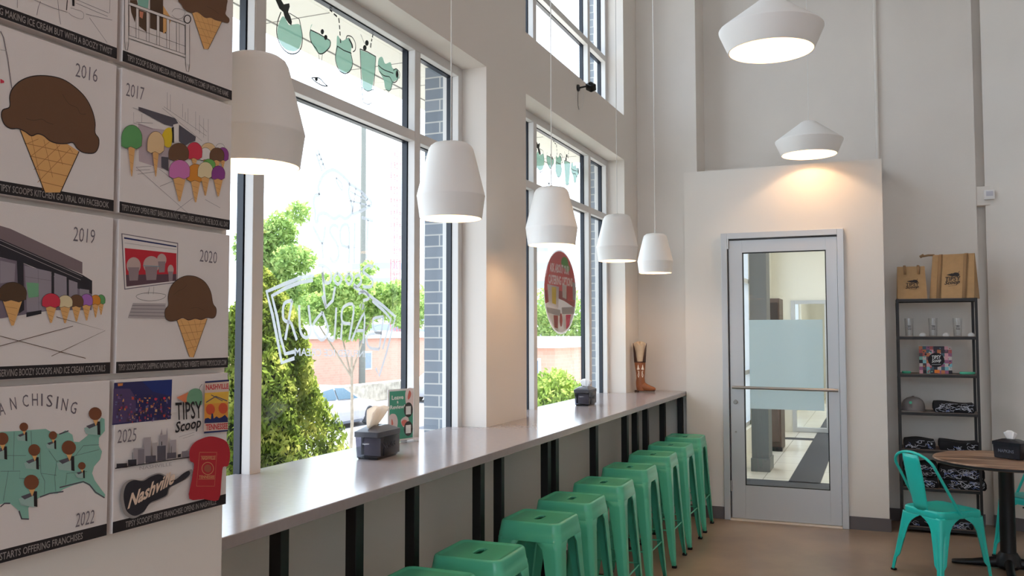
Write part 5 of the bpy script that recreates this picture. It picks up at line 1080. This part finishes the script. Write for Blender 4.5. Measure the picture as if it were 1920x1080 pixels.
tree('broad distant tree above the brick building in the near window', -41.5, 64, -1.8, 4, [(0, 0, 6.0, 3, 2.2), (4, 3, 5.6, 3, 2), (-4, -2, 6.2, 2.8, 2.1), (8, 6, 5.6, 2.8, 1.8)], 6, 6000, .30)
def bush(label, x, y, zb_, r, h, seed, n):
    def f(rr):
        d = Vector((rr.gauss(0, 1), rr.gauss(0, 1), abs(rr.gauss(0, 1)))).normalized()*rr.uniform(.7, 1); return Vector((x+d.x*r, y+d.y*r, zb_+d.z*h)), None
    o = leaves('garden_bush', bush_m, f, n, .04, seed, None, .4); return tag(o, label, 'shrub')
bush('rounded light green bush outside below the round sticker', -3.55, 9.75, -.15, .62, 1.36, 8, 11000)
bush('low pale bush beside the car at the foot of the near window', -5.0, 8.1, -.5, .30, .62, 9, 1400)

# white saloon car parked along the street
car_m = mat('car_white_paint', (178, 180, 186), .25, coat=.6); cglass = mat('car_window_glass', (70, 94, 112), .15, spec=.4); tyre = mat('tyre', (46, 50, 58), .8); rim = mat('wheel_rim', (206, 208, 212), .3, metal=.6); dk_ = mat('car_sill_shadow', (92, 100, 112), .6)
def car(label, cx, cy, zg, rz):
    t = thing('parked_car', label, 'car', (cx, cy, zg), rz)    # front towards +y
    half = [(-2.32, .52, .70), (-2.28, .30, .84), (-1.9, .22, .88), (1.9, .22, .88), (2.25, .30, .82), (2.36, .48, .72)]
    mb = MB(); rings = []
    for y, lo, hi, w_ in ((-2.34, .40, .78, .66), (-2.26, .26, .96, .80), (-1.9, .22, 1.00, .87), (-1.0, .20, .98, .89), (0, .20, .95, .90), (.95, .20, .93, .89), (1.6, .22, .86, .88), (2.1, .26, .76, .82), (2.34, .36, .62, .66)):
        rings.append([(-w_*.93, y, lo), (-w_, y, lo+.12), (-w_, y, (lo+hi)/2), (-w_*.97, y, hi-.06), (-w_*.86, y, hi), (w_*.86, y, hi), (w_*.97, y, hi-.06), (w_, y, (lo+hi)/2), (w_, y, lo+.12), (w_*.93, y, lo)])
    mb.loft(rings, car_m, cap0=True, cap1=True); mb.build('body', t, smooth=50)
    mb = MB(); rings = []
    for y, z, w_ in ((-1.75, .99, .80), (-1.15, 1.36, .62), (-.5, 1.44, .60), (.15, 1.42, .60), (1.02, .94, .78)): rings.append([(-w_, y, z), (-w_*.9, y, z+.012), (w_*.9, y, z+.012), (w_, y, z)])
    mb.loft(rings, car_m, closed=False)
    for sx in (-1, 1): mb.face([(sx*.80, -1.75, .97), (sx*.62, -1.15, 1.36), (sx*.60, -.5, 1.44), (sx*.60, .15, 1.42), (sx*.78, 1.02, .92)], car_m)
    mb.build('roof', t, smooth=30)
    for sx in (-1, 1):
        for pts in ([(-1.45, 1.01), (-1.08, 1.30), (-.50, 1.36), (-.48, .99)], [(-.40, .99), (-.42, 1.37), (.12, 1.35), (.80, .96)]):
            mb = MB(); mb.face([(sx*(.81-(z-.95)*.42+.012), y, z) for y, z in pts], cglass); mb.build('side_window', t, smooth=0)
    mb = MB(); mb.face([(-.70, .98, .985), (.70, .98, .985), (.54, .22, 1.415), (-.54, .22, 1.415)], cglass); mb.build('windscreen', t, smooth=0)
    for y in (-1.42, 1.42):
        for sx in (-1, 1):
            wl_ = MB(); wl_.lathe([(.20, -.10), (.31, -.10), (.33, -.06), (.33, .08), (.31, .10), (.21, .10)], tyre, 32); wo = wl_.build('wheel', t, T=tr(sx*.80, y, .33) @ rot(y=PI/2))
            r2 = MB(); r2.lathe([(0, .06*sx), (.06, .09*sx), (.06, .07*sx), (.205, .085*sx), (.215, .10*sx)], dk_, 32)
            for k in range(8):
                a_ = 2*PI*k/8; d = Vector((math.cos(a_), math.sin(a_), 0)); e = Vector((-d.y, d.x, 0)); r2.face([d*.04+e*.018+Vector((0, 0, .105*sx)), d*.205+e*.034+Vector((0, 0, .105*sx)), d*.205-e*.034+Vector((0, 0, .105*sx)), d*.04-e*.018+Vector((0, 0, .105*sx))], rim)
            r2.build('rim', wo)
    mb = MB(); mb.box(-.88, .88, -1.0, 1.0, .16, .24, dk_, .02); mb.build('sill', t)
    return t
car('white saloon car parked beyond the large arborvitae', -17.4, 25.2, -1.6, .0)
c2 = car('grey car partly hidden by the brick jamb of the near window', -19.2, 38.0, -1.6, 0)
# low stone wall, brick buildings
mb = MB(); mb.box(-22.2, -21.7, 26, 44, -1.6, -.75, stonewall_m, .03); tag(mb.build('stone_retaining_wall', smooth=0), 'low rough stone wall beyond the white car', 'wall')
pale = mat('pale_render', (222, 214, 206), .8); win_d = mat('far_window_glass', (128, 144, 160), .2); bluish = mat('far_tower_glass', (150, 168, 190), .4); white_r = mat('white_roof_edge', (236, 234, 230), .7)
def building(label, x0, x1, y0, y1, z1, m, roofm, wins):
    t = thing('brick_building' if m == redbrick_m else 'office_tower', label, 'building', (0, 0, 0))
    mb = MB(); mb.box(x0, x1, y0, y1, -1.9, z1, m); mb.build('wall', t, smooth=0)
    mb = MB(); mb.box(x0-.25, x1+.25, y0-.25, y1+.25, z1, z1+.35, roofm); mb.build('roof', t, smooth=0)
    for (fx, a0, a1, b0, b1) in wins:
        mb = MB()
        if fx == 'x': mb.box(x1-.02, x1+.05, a0, a1, b0, b1, white_r); mb.box(x1+.05, x1+.06, a0+.08, a1-.08, b0+.08, b1-.08, win_d)
        else: mb.box(a0, a1, y0-.05, y0+.02, b0, b1, white_r); mb.box(a0+.08, a1-.08, y0-.06, y0-.05, b0+.08, b1-.08, win_d)
        mb.build('window', t, smooth=0)
    return t
building('long low red brick building across the street behind the stone wall', -38, -25.5, 28, 52, 1.3, redbrick_m, white_r, [('x', 34, 35.2, -.4, .6), ('x', 40, 41.2, -.4, .6), ('x', 45, 46.2, -.4, .6)])
building('small red brick office with a white roof in the further window', -14.2, -9.95, 27.6, 34, 1.10, redbrick_m, white_r, [('y', -10.95, -10.45, .0, .75), ('y', -12.9, -12.3, .0, .75)])
def tower(label, x, y, w_, h, m, fl):
    t = thing('office_tower', label, 'building', (x, y, -2)); mb = MB(); mb.box(-w_/2, w_/2, -w_/2, w_/2, 0, h, m); mb.build('wall', t, smooth=0)
    mb = MB()
    for k in range(fl): z = h*(k+.4)/fl; mb.box(-w_/2-.1, w_/2+.1, -w_/2-.1, w_/2+.1, z, z+h/fl*.4, bluish)
    mb.build('window_band', t, smooth=0); return t
tower('pale blue office tower far behind the trees in the near window', -86, 144, 9, 17, pale, 6)
tower('lower pale office block beside the blue tower far away', -74.5, 142, 8, 11.5, pale, 5)
tower('pale distant block showing low in the further window', -66, 170, 10, 22, pale, 6)
# red lattice crane
red_s = mat('crane_red_steel', (216, 96, 104), .5)
t = thing('tower_crane', 'red lattice crane mast rising far beyond the near window', 'crane', (-53.9, 92.5, -1.8))
mb = MB(); s_ = .42; Ht = 26
for sx in (-s_, s_):
    for sy in (-s_, s_): mb.tube([(sx, sy, 0), (sx, sy, Ht)], .04, red_s, 5)
for k in range(17):
    z = k*1.5
    for p, q in (((-s_, -s_), (s_, -s_)), ((s_, -s_), (s_, s_)), ((s_, s_), (-s_, s_)), ((-s_, s_), (-s_, -s_))): mb.tube([(p[0], p[1], z), (q[0], q[1], z+1.5)], .025, red_s, 4); mb.tube([(p[0], p[1], z), (q[0], q[1], z)], .025, red_s, 4)
mb.build('mast', t, smooth=0); mb = MB(); mb.box(-.9, .9, -.9, .9, 6.4, 9.2, red_s, .1); mb.build('cab', t)
pole_m = mat('utility_pole_wood', (116, 118, 112), .9)
t = thing('utility_pole', 'pale grey utility pole between the tree and the crane', 'pole', (-23.6, 37.3, -1.7))
mb = MB(); mb.tube([(0, 0, 0), (0, 0, 14)], [.17, .12], pole_m, 12); mb.build('shaft', t); mb = MB(); mb.tube([(.12, -.1, 5.6), (.12, -.1, 6.4)], .14, pole_m, 12); mb.build('transformer', t)
for k, (z0_, z1_) in enumerate(((8.4, 10.0), (6.0, 7.4))):
    mb = MB(); P0, P1 = Vector((-23.6, 37.02, z0_-.2)), Vector((-40, 14, z1_+1)); mb.tube([P0.lerp(P1, f/12)-Vector((0, 0, .5*math.sin(PI*f/12))) for f in range(13)], .012, pole_m, 5)
    tag(mb.build('overhead_wire'), ('upper' if k == 0 else 'lower')+' thin overhead wire running left from the utility pole', 'wire')

# ================================================================ ADDED FILL LIGHTS OUT OF VIEW (brighten the shop, warm ones tint the pier)
for i, (x, y, c, e) in enumerate(((.45, -.7, (255, 150, 98), 30), (.45, 1.3, (255, 150, 98), 30), (3.7, -1.5, (255, 205, 165), 52), (3.7, 2.6, (255, 205, 165), 52))):
    t = thing('ceiling_fill_light', 'round fill light added overhead out of view, %s' % ('above the posters', 'second by the pier', 'near the far side wall', 'above the middle of the floor')[i], 'fill light', (x, y, CEIL), 0, 'ceiling fill lights')
    mb = MB(); mb.lathe([(.13, -.001), (.16, -.001), (.165, -.02), (.13, -.02)], shade_m, 32); mb.build('trim_ring', t)
    mb = MB(); mb.lathe([(0, -.006), (.13, -.006)], mat('fill_light_glow_%d' % e, c, .5, emit=e), 32); mb.build('diffuser', t)
